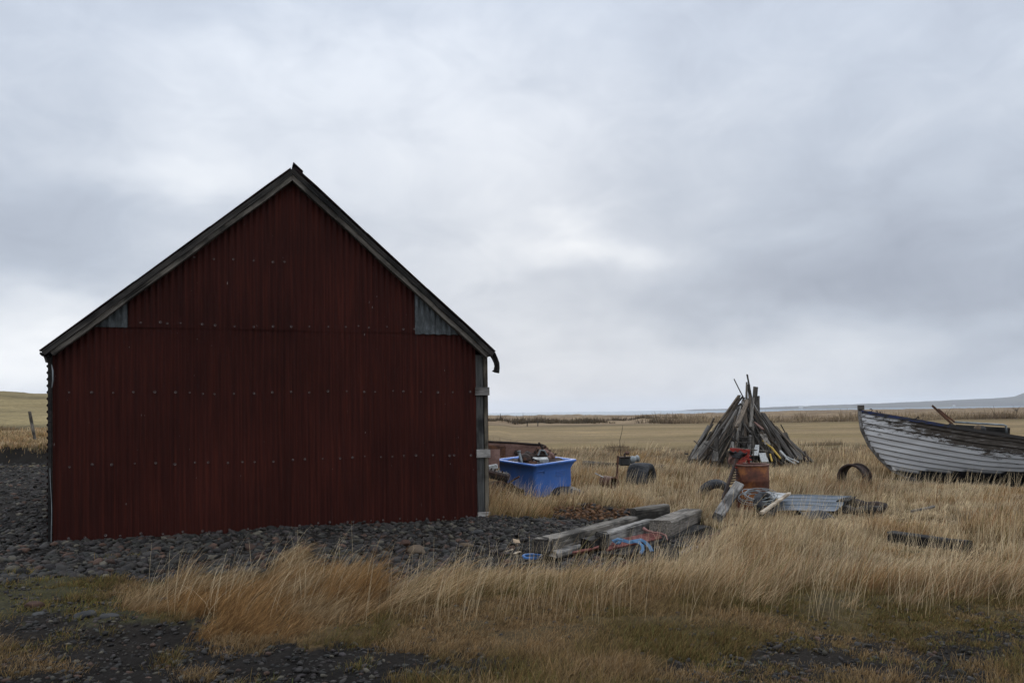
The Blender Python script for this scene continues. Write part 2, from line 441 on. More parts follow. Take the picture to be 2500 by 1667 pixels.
f4 = fbm(X*.012, Y*.42, 84)[:, None]; g2 = S(f2*.5+f4*.5, .38, .62); hayc = hay*(1-g2)+hay2*g2
mid = S(yv, 24, 44)*(~stone[:, None])
cc = cc*(1-mid)+hayc*mid
wob = (fbm(X*.03, X*0, 90)-.5)[:, None]*14
ht = S(yv, 104+wob, 110+wob)
tr = S(yv, 96+wob, 103+wob)*(1-ht)
cc = cc*(1-.35*tr)
g3 = S(fbm(X*.10, Y*.12, 83)[:, None], .35, .68); hc = heath*(1-g3)+heath2*g3
cc = cc*(1-ht)+hc*ht
hl = (S(-azv, .3, .45)[:, None]*(yv > 27))
hillc = np.array((.20, .155, .075))*(.7+.6*fbm(X*.12, Y*.3, 86)[:, None]); hillc = hillc*(1-.35*S(fbm(X*.04, Y*.1, 87), .5, .7)[:, None])
cc = cc*(1-hl)+hillc*hl
bank = (hl[:, 0] > .3) & (Y < 29.4) & (Y > 27.6)
cc[bank] = np.array((.012, .010, .008))
# strip of rusty moss over the gravel mound
mm = np.exp(-(((X-1.3)/.9)**2+((Y-13.2)/.6)**2))*(fbm(X*3, Y*3, 88)) > .26
cc[mm & stone] = np.array((.075, .036, .016))
ii = np.arange((NR-1)*NA).reshape(NR-1, NA); jj = np.roll(ii, -1, axis=1)
quads = np.stack([ii, ii+NA, jj+NA, jj], -1).reshape(-1, 4)
me = mesh_np('ground', np.stack([X, Y, Z], 1), quads, None, cc)
k = NT('ground_mat'); at = k.n('ShaderNodeAttribute', attribute_name='col'); v_ = k.co(rnd=False)
fine = k.noise(v_, 22, 6, .7); midn = k.noise(v_, 3.0, 5, .6); lo = k.noise(k.co(rnd=False, scale=(.25, 1, 1)), .45, 6, .62)
c = k.mix(1.0, at.outputs['Color'], k.ramp(fine, [(.3, .55), (.7, 1.5)]), 'MULTIPLY')
c = k.mix(.7, c, k.ramp(midn, [(.3, .65), (.7, 1.35)]), 'MULTIPLY')
c = k.mix(.8, c, k.ramp(lo, [(.3, .68), (.7, 1.30)]), 'MULTIPLY')
farn = k.noise(k.co(rnd=False, scale=(.25, 1, 1)), .11, 9, .72, .4)
c = k.mix(.9, c, k.ramp(farn, [(.32, (.62, .60, .60)), (.5, (1, 1, 1)), (.68, (1.32, 1.28, 1.22))]), 'MULTIPLY')
k.col(c).rough(.95); k.b.inputs['Specular IOR Level'].default_value = .1
k.bump(k.math('ADD', fine, midn), .03, .7)
tag(link('ground', me, k.m, smooth=True), kind='structure')

# sea
sm = MB(); sm.lathe([(150, 0), (1000, 0), (4000, 0), (9000, 0)], 96)
k = NT('sea_mat'); k.col((.16, .20, .235)); k.rough(.6); k.b.inputs['Specular IOR Level'].default_value = .25
k.bump(k.noise(k.co(rnd=False, scale=(.4, 1, 1)), .25, 5, .6), .5, .6)
tag(sm.obj('sea', k.m, mw=Matrix.Translation((0, 0, -1.9))), kind='structure')

# headland across the bay
prof = [(1500, -30), (1690, 1.5), (1770, 0), (1868, 2.5), (1980, 5), (2098, 7.5), (2261, 12), (2400, 16), (2450, 18), (2475, 20), (2500, 29), (2560, 38), (2640, 42), (2800, 42), (3000, 40)]
prof = [(1500, -8), (1640, -4), (1700, .3), (1770, 1.0)]+prof[3:]
DR = 3900.0
pxs = np.array([q[0] for q in prof]); phs = np.array([q[1] for q in prof])
xs_ = np.arange(1500, 3000, 6); hv = np.interp(xs_, pxs, phs)/FPX*DR + (fbm(xs_*.03, xs_*0, 12)-.5)*3
tt = np.linspace(-1, 1, 30)
Vh = []
for a_, h_ in zip(xs_, hv):
    az = (a_-1250)/FPX
    for t_ in tt:
        d_ = DR+t_*(700 if t_ < 0 else 900)
        s_ = 1-abs(t_)**1.6
        z_ = CZ-3.5+(h_+1.9+3.5 - CZ+CZ)*s_ + 4*(fbm(np.array([a_*.05]), np.array([t_*5]), 14)[0]-.5)*s_
        Vh.append((az*d_, d_, min(z_, 1e9)))
k = NT('hill_mat'); g_ = k.noise(k.co(rnd=False, scale=(1, .5, 6)), .004, 6, .65)
k.col(k.ramp(g_, [(.35, (.055, .050, .048)), (.55, (.085, .075, .06)), (.7, (.12, .105, .075))])).rough(.95)
me = mesh_py('hills', Vh, grid_faces(len(xs_), len(tt)))
tag(link('hills', me, k.m, smooth=True), kind='structure')

# ---------------------------------------------------------------- barn
A = np.array((-5.9607, 10.1)); ang = R_(19.24)
barn = empty('barn', (A[0], A[1], 0), ang)
tag(barn, 'dark red corrugated iron barn with steep gable and bare wooden corner post', 'barn')
W, EZ, RZ, RU, LEN = 5.93, 2.43, 5.03, 3.02, 9.0
def roof_z(u):   # underside of roof over the gable
    return np.where(u < RU, EZ+(RZ-EZ)*(u/RU), EZ+(RZ-EZ)*((W-u)/(W-RU)))
PIT_ = .0845
def corr(u, amp=.010): return -amp*np.cos(2*np.pi*u/PIT_)
def sheet_panel(name, u0, u1, z0, ztop, y0, mt, nz=10, dz=0.0):
    us = np.arange(u0, u1+1e-6, PIT_/8); vs = []
    for u in us:
        zt = ztop(u) if callable(ztop) else ztop
        zt = max(zt, z0+.002)
        for j in range(nz):
            t = j/(nz-1); z = z0+(zt-z0)*t
            wv_ = .004*math.sin(u*3.1+z*1.7+y0*90)+.003*math.sin(z*5+u*9)
            vs.append((u, y0+float(corr(u))+wv_, z+(dz*math.sin(u*40) if j == 0 else 0)))
    me_ = mesh_py(name, vs, grid_faces(len(us), nz))
    return link(name, me_, mt, barn, smooth=True)
rt = lambda u: float(roof_z(u))+.02
# lower course: sheets lapping one another, bottoms following the gravel
k0 = 0
for i, (a_, b_) in enumerate([(.02, .76), (.74, 1.48), (1.46, 2.20), (2.18, 2.92), (2.90, 3.64), (3.62, 4.36), (4.34, 5.08), (5.06, 5.73)]):
    sheet_panel('wall_sheet', a_, b_, -.08+.004*(i % 3), lambda u: min(2.835, rt(u)), -.012+.004*(i % 2), M_barn)
for i, (a_, b_) in enumerate([(.905, 1.72), (1.70, 2.47), (2.45, 3.22), (3.20, 3.99), (3.97, 4.79)]):
    sheet_panel('wall_sheet', a_, b_, 2.805-.012*(i == 3), rt, -.0195+.003*(i % 2), M_barn, 8)
o = sheet_panel('wall_patch', .42, .905, 2.80, rt, -.027, M_patch, 6); o['label'] = 'unpainted grey corrugated patch under the left eave'
o = sheet_panel('wall_patch', 4.785, 5.46, 2.79, rt, -.030, M_patch, 6, .006); o['label'] = 'unpainted grey corrugated patch under the right eave'
# lead-headed nails with a pale washer ring
rd = random.Random(3)
k = NT('lead'); k.col(k.ramp(k.noise(k.co(rnd=False), 8, 3), [(.40, (.03, .014, .012)), (.60, (.16, .14, .13))])); M_lead = k.m
nm = MB(); nm.lathe([(.006, -.004), (.007, -.006), (.016, -.002), (.017, 0), (.010, .002)], 9)
nail0 = None; nn = 0
for z, u0, u1, base in [(.045, .25, 5.66, -.02), (.975, .18, 5.66, -.02), (1.925, .18, 5.7, -.02), (2.865, 1.03, 4.75, -.042), (3.78, 1.72, 4.3, -.042)]:
    u = u0
    while u < u1 and nn < 100:
        uu = round(u/PIT_-.5)*PIT_+PIT_*.5+rd.uniform(-.012, .012)
        mm_ = Matrix.Translation((uu, base-.012, z+rd.uniform(-.012, .012)+.012*math.sin(uu*2))) @ Matrix.Rotation(R_(90)+rd.uniform(-.3, .3), 4, 'X') @ Matrix.Rotation(rd.uniform(0, 6), 4, 'Z') @ Matrix.Scale(rd.uniform(.65, 1.15), 4)
        if nail0 is None: nail0 = nm.obj('nail', M_lead, barn, mm_)
        else:
            q = nail0.copy(); COL.objects.link(q); q.parent = barn; q.matrix_local = mm_
        nn += 1; u += PIT_*rd.choice((2, 3, 3, 3)) if rd.random() < .93 else PIT_
# side walls and back wall (sheets run horizontally on the left side)
vs = []; zs = np.arange(-.08, 2.50, PIT_/8)
for yy in (0.0, .8, 3, 6, LEN):
    for z in zs: vs.append((-.045-.014*math.cos(2*math.pi*z/PIT_)-.02*S(z, .9, 0)*0, yy+.02, z))
link('side_wall', mesh_py('side_wall', vs, grid_faces(5, len(zs))), M_barn, barn, smooth=True).modifiers.new('s', 'SOLIDIFY').thickness = .003
vs = []
for yy in np.arange(.25, LEN, PIT_/6):
    for z in (-.08, 1.2, 2.5): vs.append((W-.03+.010*math.cos(2*math.pi*yy/PIT_), yy, z))
link('side_wall', mesh_py('side_wall', vs, grid_faces(len(vs)//3, 3)), M_barn, barn, smooth=True)
MB().add([(0, LEN, -.1), (W, LEN, -.1), (W, LEN, EZ), (RU, LEN, RZ), (0, LEN, EZ)], [(0, 1, 2, 3, 4)]).obj('back_wall', M_barn, barn)
# corner boards
MB().box(-.030, .012, -.045, .0, -.06, 2.47, b=.003).obj('corner_trim', M_wooddk, barn)
MB().box(-.032, .02, .002, .10, -.06, 2.44, b=.004).obj('corner_post', M_woodd, barn)
# peeled edge of the first sheet at the left foot
pts = [(.010+.014*math.sin(t*5)*t, -.052-.03*(1-t)**2*0, .02+.95*t) for t in np.linspace(0, 1, 14)]
MB().tube(pts, .0045, 5).obj('bent_edge', M_galv, barn)
MB().tube([(.018, -.055, 2.0), (.030, -.058, 2.1), (.028, -.056, 2.22), (.015, -.055, 2.3)], [.004, .010, .010, .004], 5).obj('bent_edge', M_galv, barn)
def vboard(name, u0, u1, y0, y1, z0, z1, mt, seed):
    fr = Matrix(((0, 0, 1, (u0+u1)/2), (0, 1, 0, (y0+y1)/2), (-1, 0, 0, z1), (0, 0, 0, 1)))
    return mb_timber(z1-z0, y1-y0, u1-u0, seed, rag=.004, wob=.0012).obj(name, mt, barn, fr)
M_post1 = wood('post_grey', (.030, .030, .028), (.055, .054, .050), (.085, .083, .076), grain=9, dark=.5)
M_post2 = wood('post_brown', (.070, .058, .042), (.115, .096, .070), (.17, .145, .11), grain=7, dark=.6)
vboard('corner_post', 5.712, 5.853, .0, .15, -.06, 2.49, M_post1, 1)
vboard('corner_post', 5.856, 5.912, -.012, .15, -.06, 2.49, M_post2, 2)
vboard('corner_post', 5.914, 5.926, .02, .16, -.06, 2.49, M_barn, 3)
for z0, z1, u0, u1 in [(1.868, 1.992, 5.712, 5.93), (.915, 1.040, 5.718, 5.932), (-.05, .082, 5.728, 5.94)]:
    mb_timber(u1-u0, .03, z1-z0, int(z0*9)+5, rag=.003, wob=.001).obj('rail_end', M_woodl, barn, Matrix.Translation((u0, -.030, (z0+z1)/2)))
# roof: corrugated slopes over the gable, barge boards in front
def roof_slope(side):
    vs = []; ys = np.arange(-.17, LEN+.15, PIT_/6)
    u_e, z_e = (-.098, 2.462) if side < 0 else (5.992, 2.528)
    u_r, z_r = (3.0, 5.083) if side < 0 else (3.04, 5.112)
    dx, dz = u_r-u_e, z_r-z_e; ln = math.hypot(dx, dz); nx, nz_ = -dz/ln, dx/ln
    if side > 0: nx, nz_ = dz/ln*-1*-1, -dx/ln
    if nz_ < 0: nx, nz_ = -nx, -nz_
    ts = [0, .03, .12, .35, .36, .65, .66, .9, 1]
    for y_ in ys:
        for i, t in enumerate(ts):
            h_ = .007*math.cos(2*math.pi*y_/PIT_) + (.008 if i in (0, 1, 2, 3, 5, 7) else 0)*.5
            if side > 0: h_ += .02*(1-abs(2*((t*3) % 1)-1))*.5
            vs.append((u_e+dx*t+nx*h_, y_, z_e+dz*t+nz_*h_))
    o_ = link('roof_slope', mesh_py('roof_slope', vs, grid_faces(len(ys), len(ts))), M_roof, barn, smooth=True)
    md = o_.modifiers.new('s', 'SOLIDIFY'); md.thickness = .004
M_roof = rust('roof_sheet', (.020, .014, .014), (.045, .024, .022), (.09, .06, .055), 4)
roof_slope(-1); roof_slope(1)
def barge(u0, z0, u1, z1, d0, d1, y0, y1, mt, seed):
    """board along the rake from (u0,z0) to (u1,z1), from d0 to d1 below that line"""
    p0 = Vector((u0, 0, z0)); p1 = Vector((u1, 0, z1)); x = (p1-p0); ln = x.length; x.normalize()
    dn = Vector((x.z, 0, -x.x)); dn = dn if dn.z < 0 else -dn
    m_ = Matrix((x, Vector((0, 1, 0)), x.cross(Vector((0, 1, 0))))).transposed().to_4x4()
    m_.translation = p0+dn*((d0+d1)/2)+Vector((0, (y0+y1)/2, 0))
    n_ = 26; c = .006
    # mitred at the ridge end
    b = MB(); hh = (d1-d0)/2
    vs_ = []; up = 1 if m_.to_3x3().col[2].z > 0 else -1
    rd_ = random.Random(seed); tn = abs(x.z/x.x)
    for i in range(n_+1):
        for (yy, zz) in ((-1, -1), (1, -1), (1, 1), (-1, 1)):
            xx = ln*i/n_
            if i == n_: xx -= (d0+d1)/2*tn*0 + (-zz*up*hh+(d0+d1)/2)*tn*1.0
            vs_.append((xx, yy*(y1-y0)/2, zz*hh+rd_.uniform(-.0015, .0015)+.003*math.sin(i*.7+seed)))
    b.add(vs_, grid_faces(n_+1, 4, True)+[(3, 2, 1, 0), tuple(range(n_*4, n_*4+4))])
    return b.obj('barge_board', mt, barn, m_)
barge(-.085, 2.462, 3.015, 5.080, .004, .068, -.160, -.045, M_barged, 1)
barge(-.030, 2.508, 3.015, 5.080, .070, .128, -.140, -.045, M_barge, 2)
barge(5.985, 2.515, 3.018, 5.105, .006, .068, -.160, -.045, M_barged, 3)
barge(5.960, 2.537, 3.018, 5.105, .070, .136, -.140, -.045, M_barge, 4)
# soffit lining board just under the sheets
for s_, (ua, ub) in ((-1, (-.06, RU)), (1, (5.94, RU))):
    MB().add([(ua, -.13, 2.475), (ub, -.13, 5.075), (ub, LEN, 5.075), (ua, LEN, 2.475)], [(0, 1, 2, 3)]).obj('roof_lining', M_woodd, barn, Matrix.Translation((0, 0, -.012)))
# ridge capping: half of it lifted on the right, torn short on the left
rc = MB(); dxr, dzr = .70, -.66
def cap_r(i, j):
    t = i; y_ = -.20+j*(LEN+.3)
    return (3.035+.13*t, y_, 5.158-.115*t+.003*math.sin(j*40))
rc.grid(cap_r, 5, 12); rc.obj('ridge_cap', M_roof, barn, smooth=False, solid=.008)
MB().grid(lambda i, j: (3.035-.012*i, -.20+j*(LEN+.3), 5.158-.045*i), 3, 6).obj('ridge_cap', M_roof, barn, solid=.006)
# curled flashing hanging off the right eave
fp = [(5.95, 2.565), (5.995, 2.51), (6.030, 2.43), (6.055, 2.36), (6.060, 2.28), (6.050, 2.20)]
fq = [(5.90, 2.49), (5.945, 2.43), (5.980, 2.36), (5.99, 2.31), (5.975, 2.25), (5.945, 2.225)]
vs = []
for (a_, b_) in zip(fp, fq):
    for t in (0, .5, 1): vs.append((a_[0]*(1-t)+b_[0]*t, -.16+.04*math.sin(t*3.1), a_[1]*(1-t)+b_[1]*t))
link('bent_flashing', mesh_py('bent_flashing', vs, grid_faces(6, 3)), M_woodd, barn).modifiers.new('s', 'SOLIDIFY').thickness = .012
# bent tin under the left eave
vs = []
for i, (u_, z_) in enumerate([(-.098, 2.45), (-.10, 2.425), (-.075, 2.40), (-.06, 2.40), (-.045, 2.36), (-.035, 2.32)]):
    for y_ in (-.15, .5, 2.0): vs.append((u_, y_, z_))
link('eave_flashing', mesh_py('eave_flashing', vs, grid_faces(6, 3)), M_woodd, barn).modifiers.new('s', 'SOLIDIFY').thickness = .01
# gable framing behind the sheets closes the gap under the roof
MB().add([(0, .04, -.1), (W-.22, .04, -.1), (W-.22, .04, float(roof_z(W-.22))), (RU, .04, RZ), (0, .04, EZ)], [(0, 1, 2, 3, 4)]).obj('gable_backing', M_woodd, barn)
bpy.context.view_layer.update()
# ---------------------------------------------------------------- haze over the bay
hz = MB(); hz.box(-9500, 9500, -60, 9500, -16, 105)
hm = bpy.data.materials.new('haze'); hm.use_nodes = True; t_ = hm.node_tree; t_.nodes.clear()
pv = t_.nodes.new('ShaderNodeVolumePrincipled'); pv.inputs['Density'].default_value = .00010; pv.inputs['Color'].default_value = (.93, .96, 1, 1)
ou = t_.nodes.new('ShaderNodeOutputMaterial'); t_.links.new(pv.outputs[0], ou.inputs['Volume'])
hzo = hz.obj('haze', hm); tag(hzo, kind='stuff'); hzo['label'] = 'thin pale sea haze over the plain and bay'; hzo['category'] = 'haze'

# ---------------------------------------------------------------- ground cover
ex_circ = []    # x, y, r kept free of tall grass
ex_poly = []    # polygons kept free
def loc_on(px, py, dz=0):
    z = -.1
    for _ in range(6):
        g = G(px, py, z); z = Hs(g[0], g[1])
    return Vector((g[0], g[1], z+dz))

def barn_local(x, y):
    dx = x-A[0]; dy = y-A[1]; c, s_ = math.cos(ang), math.sin(ang)
    return dx*c+dy*s_, -dx*s_+dy*c

def ico(sub=2):
    bm = bmesh.new(); bmesh.ops.create_icosphere(bm, subdivisions=sub, radius=1)
    v_ = np.array([q.co[:] for q in bm.verts]); f_ = np.array([[q.index for q in f.verts] for f in bm.faces]); bm.free(); return v_, f_
def pebbles(n, name, xy, size, cols, lo_sub=1):
    V0, F0 = ico(lo_sub); nv = len(V0)
    pos = np.stack([xy[:, 0], xy[:, 1], H(xy[:, 0], xy[:, 1])], 1); n = len(pos)
    an = rng.uniform(0, 6.28, n); ca, sa = np.cos(an), np.sin(an)
    ax = rng.uniform(.75, 1.35, n); ay = rng.uniform(.6, 1.0, n); az_ = rng.uniform(.35, .7, n)
    V = V0[None]*np.stack([ax, ay, az_], 1)[:, None]
    lump = rng.normal(0, .10, (n, nv, 1)); V = V*(1+lump)
    # clip facets so the stones are angular cobbles
    for _ in range(3):
        d = rng.normal(size=(n, 3)); d /= np.linalg.norm(d, axis=1)[:, None]
        p = np.einsum('nvk,nk->nv', V, d); lim = rng.uniform(.42, .75, n)[:, None]*ax[:, None]*.8
        V = V-np.maximum(p-lim, 0)[..., None]*d[:, None]*.9
    tx = rng.uniform(-.35, .35, n)[:, None]
    V[..., 2] += V[..., 0]*tx
    x = V[..., 0]*ca[:, None]-V[..., 1]*sa[:, None]; y = V[..., 0]*sa[:, None]+V[..., 1]*ca[:, None]
    V = np.stack([x, y, V[..., 2]], -1)*size[:, None, None]
    V += pos[:, None]+np.array((0, 0, 1))*(size*rng.uniform(-.05, .35, n))[:, None, None]
    Fc = (F0[None]+(np.arange(n)*nv)[:, None, None]).reshape(-1, 3)
    return mesh_np(name, V.reshape(-1, 3), None, Fc, np.repeat(cols, nv, 0))
def stone_mat(name):
    k = NT(name); at = k.n('ShaderNodeAttribute', attribute_name='col')
    nz = k.noise(k.co(rnd=False), 18, 4, .7)
    k.col(k.mix(.8, at.outputs['Color'], k.ramp(nz, [(.3, .55), (.7, 1.5)]), 'MULTIPLY')).rough(.8); k.bump(k.noise(k.co(rnd=False), 60, 3), .006, .5)
    k.b.inputs['Specular IOR Level'].default_value = .3
    return k.m
def sample(n, y0, y1, azl, azr, pw=1.0):
    """points in the wedge seen by the camera, thinning with distance"""
    u = rng.random(n)
    if abs(pw) < 1e-6: y = y0*(y1/y0)**u
    else: y = (y0**pw+u*(y1**pw-y0**pw))**(1/pw)
    az = rng.uniform(azl, azr, n); return az*y, y
def stone_cols(n, red=.10):
    c = np.array((.0215, .0185, .0158))*rng.uniform(.35, 2.0, (n, 1))
    c = c*(1+rng.normal(0, .04, (n, 3)))
    r_ = rng.random(n)
    c = np.where((r_ < red)[:, None], np.array((.060, .034, .023))*rng.uniform(.5, 1.3, (n, 1)), c)
    c = np.where(((r_ > .90))[:, None], np.array((.060, .052, .038))*rng.uniform(.6, 1.5, (n, 1)), c)
    return np.clip(c, .004, 1)
MST = stone_mat('gravel_mat')
parts = []
x, y = sample(34000, 6.2, 11.5, -.75, .26, .6)
xf, yf = sample(46000, 10.8, 29, -.75, .28, .3)
xm, ym = sample(9000, 10.4, 14.4, -.06, .25, .3); xf = np.concatenate([xf, xm]); yf = np.concatenate([yf, ym])
x = np.concatenate([x, xf]); y = np.concatenate([y, yf])
g_, f_, m_, c_ = regions(x, y); bu, bv = barn_local(x, y)
ok = g_ & ~((bu > -.15) & (bu < W+.0) & (bv > .02)) & ~((x > -.4) & (y > 14.5))
x, y = x[ok], y[ok]; n = len(x)
size = (.008+.050*rng.random(n)**5.0)*(1+.03*(y-8))
big = np.exp(-((y-8.6)/1.3)**2)*np.exp(-((x+3.0)/3.2)**2); size *= 1+.8*big*rng.random(n)**2
mnd = np.exp(-(((x-1.0)/1.5)**2+((y-12.4)/1.3)**2)) > .2; size = np.where(mnd, np.maximum(size, .016+.02*rng.random(n)), size)
cols = stone_cols(n, .08)
mossy = (np.exp(-(((x-1.3)/.95)**2+((y-13.2)/.6)**2))*fbm(x*3, y*3, 88) > .22) & (rng.random(n) < .8)
cols[mossy] = np.array((.10, .048, .020))*rng.uniform(.4, 1.3, (mossy.sum(), 1))
nr_ = y < 11.2
me = pebbles(n, 'gravel', np.stack([x, y], 1)[nr_], size[nr_], cols[nr_], 2)
tag(link('gravel', me, MST, smooth=False), 'dark lava cobbles and gravel in front of the barn', 'gravel', kind='stuff')
me = pebbles(n, 'far_gravel', np.stack([x, y], 1)[~nr_], size[~nr_], cols[~nr_], 1)
tag(link('far_gravel', me, MST, smooth=False), 'dark gravel at the sides of the barn and over the mound', 'gravel', kind='stuff')
x, y = sample(34000, 4.0, 9.5, -.74, .74, 1.3)
g_, f_, m_, c_ = regions(x, y); ok = (f_ | (g_ & (rng.random(len(x)) < .5)) | (m_ & (rng.random(len(x)) < .45)) | ((rng.random(len(x)) < .22*S(-y, -8.2, -6.2)))) & (y < 9.3)
x, y = x[ok], y[ok]; n = len(x)
size = .006+.026*rng.random(n)**3.2
me = pebbles(n, 'fine_gravel', np.stack([x, y], 1), size, stone_cols(n, .05)*.9, 1)
tag(link('fine_gravel', me, MST), 'fine black gravel along the near edge of the yard', 'gravel', kind='stuff')

NT_ = 5
TV = np.array([0, .3, .6, .84, 1.0])
def blades(name, x, y, z, h, az, lean0, lean1, wd, cb, ct, mt):
    """tapered bending blades; lean angles from the vertical at foot and tip"""
    n = len(x); pos = np.stack([x, y, z], 1); dirv = np.stack([np.cos(az), np.sin(az), 0*az], 1)
    V = np.zeros((n, NT_*2-1, 3), np.float32); Cc = np.zeros((n, NT_*2-1, 3), np.float32)
    p = pos.copy(); fa = rng.uniform(-.9, .9, n); side = np.stack([np.cos(fa), np.sin(fa), 0*fa], 1)
    prev = 0
    for i, t in enumerate(TV):
        if i:
            tm = (TV[i]+TV[i-1])/2; an_ = lean0+(lean1-lean0)*tm; d = (TV[i]-TV[i-1])*h
            p = p+dirv*(np.sin(an_)*d)[:, None]+np.array((0, 0, 1))*(np.cos(an_)*d)[:, None]
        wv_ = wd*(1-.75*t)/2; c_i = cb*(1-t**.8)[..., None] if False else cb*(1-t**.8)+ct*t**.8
        if i < NT_-1:
            V[:, 2*i] = p-side*wv_[:, None]; V[:, 2*i+1] = p+side*wv_[:, None]; Cc[:, 2*i] = c_i; Cc[:, 2*i+1] = c_i
        else:
            V[:, 2*i] = p; Cc[:, 2*i] = c_i
    nv = NT_*2-1; o = (np.arange(n)*nv)[:, None]
    q = np.concatenate([o+np.array([[2*i, 2*i+1, 2*i+3, 2*i+2]]) for i in range(NT_-2)], 0)
    tr_ = o+np.array([[2*(NT_-2), 2*(NT_-2)+1, 2*(NT_-1)]])
    me_ = mesh_np(name, V.reshape(-1, 3), q, tr_, Cc.reshape(-1, 3))
    return link(name, me_, mt)
def grass_mat(name):
    k = NT(name); at = k.n('ShaderNodeAttribute', attribute_name='col'); k.col(at.outputs['Color']).rough(.75)
    k.b.inputs['Specular IOR Level'].default_value = .12
    tl = k.n('ShaderNodeBsdfTranslucent'); k.l(at.outputs['Color'], tl.inputs[0])
    ms_ = k.n('ShaderNodeMixShader'); ms_.inputs[0].default_value = .28
    o_ = k.t.nodes['Material Output']; k.l(k.b.outputs[0], ms_.inputs[1]); k.l(tl.outputs[0], ms_.inputs[2]); k.l(ms_.outputs[0], o_.inputs[0])
    return k.m
MG = grass_mat('grass_mat')
STRAW = np.array((.51, .370, .205)); STRAW2 = np.array((.68, .54, .345)); OCHRE = np.array((.38, .215, .085)); RUSTY = np.array((.28, .135, .060)); OLIVE = np.array((.115, .105, .035)); DEAD = np.array((.21, .165, .12)); BASE = np.array((.11, .066, .026)); GREEN = np.array((.085, .105, .025))
def tufts(tx, ty, nb, rad, hmin, hmax, wind, spread, wmul, name, label, mode='tall'):
    nT = len(tx); cnt = rng.integers(int(nb*.6), int(nb*1.4)+1, nT); idx = np.repeat(np.arange(nT), cnt); n = len(idx)
    r_ = np.abs(rng.normal(0, 1, n))*rad(tx, ty)[idx] if callable(rad) else np.abs(rng.normal(0, 1, n))*rad
    a_ = rng.uniform(0, 6.283, n); x = tx[idx]+r_*np.cos(a_); y = ty[idx]+r_*np.sin(a_); z = H(x, y)-.01
    hn = fbm(tx*.7, ty*.7, 101); hT = (hmin+(hmax-hmin)*S(hn, .25, .75))*np.exp(rng.normal(0, .28, nT))
    if callable(wind): wT = wind(tx, ty)
    else: wT = np.full(nT, wind)
    wT = wT*rng.uniform(.7, 1.3, nT)
    low_ = np.exp(-(((tx-1.2)/2.0)**2+((ty-8.2)/.9)**2)); hT = hT*(1-.5*low_)*(1-.6*low_zone(tx, ty))
    h = hT[idx]*rng.uniform(.35, 1.2, n)
    # add the outward fan to the wind lean
    vx = wT[idx]+np.cos(a_)*spread*rng.random(n)+rng.normal(0, .10, n); vy = .12*wT[idx]+np.sin(a_)*spread*rng.random(n)+rng.normal(0, .10, n)
    az = np.arctan2(vy, vx); ln = np.hypot(vx, vy)
    d = np.hypot(x, y); wd = np.maximum(.0026, .00050*d)*wmul*rng.uniform(.7, 1.4, n)
    # colour patches
    p1 = np.clip(S(fbm(tx*.55, ty*.55, 111), .34, .66)+.25*S(tx, 0, 2.5), 0, 1); p2 = S(fbm(tx*1.3+9, ty*1.3, 112), .48, .68); p3 = S(fbm(tx*.8, ty*.8+30, 113), .50, .68)
    ct = STRAW*(1-p1[:, None])+STRAW2*p1[:, None]; ct = ct*(1-.75*p2[:, None])+OCHRE*.75*p2[:, None]; ct = ct*(1-.55*p3[:, None])+DEAD*.55*p3[:, None]
    nr = S(-ty, -8.5, -6.3)[:, None]; ct = ct*(1-.35*nr)+OCHRE*.35*nr
    ct = ct[idx]*rng.choice((.45, .7, .9, 1.1, 1.35), (n, 1))*rng.uniform(.85, 1.15, (n, 1))*rng.uniform(.75, 1.2, (nT, 1))[idx]
    od = rng.random(n); ct = np.where((od < .08)[:, None], RUSTY*rng.uniform(.8, 1.3, (n, 1)), ct); ct = np.where((od > .95)[:, None], OLIVE*1.5, ct)
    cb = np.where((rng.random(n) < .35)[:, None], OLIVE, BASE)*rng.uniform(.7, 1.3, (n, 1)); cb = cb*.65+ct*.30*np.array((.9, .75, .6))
    if mode == 'moss':
        q_ = rng.random((n, 1)); ct = GREEN*1.3*(1-q_)+OCHRE*.9*q_; ct = ct*rng.uniform(.5, 1.5, (n, 1)); cb = OLIVE*.6*np.ones((n, 1))
    if mode == 'verge':
        q_ = rng.random((n, 1)); p_ = S(fbm(tx*1.7, ty*1.7, 161), .4, .6)[idx][:, None]
        ct = (OCHRE*.9*q_+STRAW*.75*(1-q_))*(1-p_)+(OLIVE*1.6*q_+OCHRE*.6*(1-q_))*p_; ct = ct*rng.uniform(.3, 1.25, (n, 1)); cb = ct*.3
    if mode == 'clump':
        q_ = S(fbm(tx*2.1, ty*2.1, 121), .35, .62)[idx][:, None]; ct = (OCHRE*.85*q_+STRAW*.80*(1-q_))*rng.choice((.4, .7, 1.0, 1.35), (n, 1))*rng.uniform(.75, 1.2, (nT, 1))[idx]; cb = np.array((.17, .09, .035))*rng.uniform(.6, 1.3, (n, 1))
    if mode == 'scrub':
        q_ = S(fbm(tx*.25, ty*.35, 131), .35, .65)[idx][:, None]; ct = (np.array((.19, .135, .085))*q_+np.array((.31, .235, .145))*(1-q_))*rng.uniform(.6, 1.3, (n, 1)); cb = ct*.55
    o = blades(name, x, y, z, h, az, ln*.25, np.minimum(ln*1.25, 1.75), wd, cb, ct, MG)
    tag(o, label, 'grass', kind='stuff'); return o

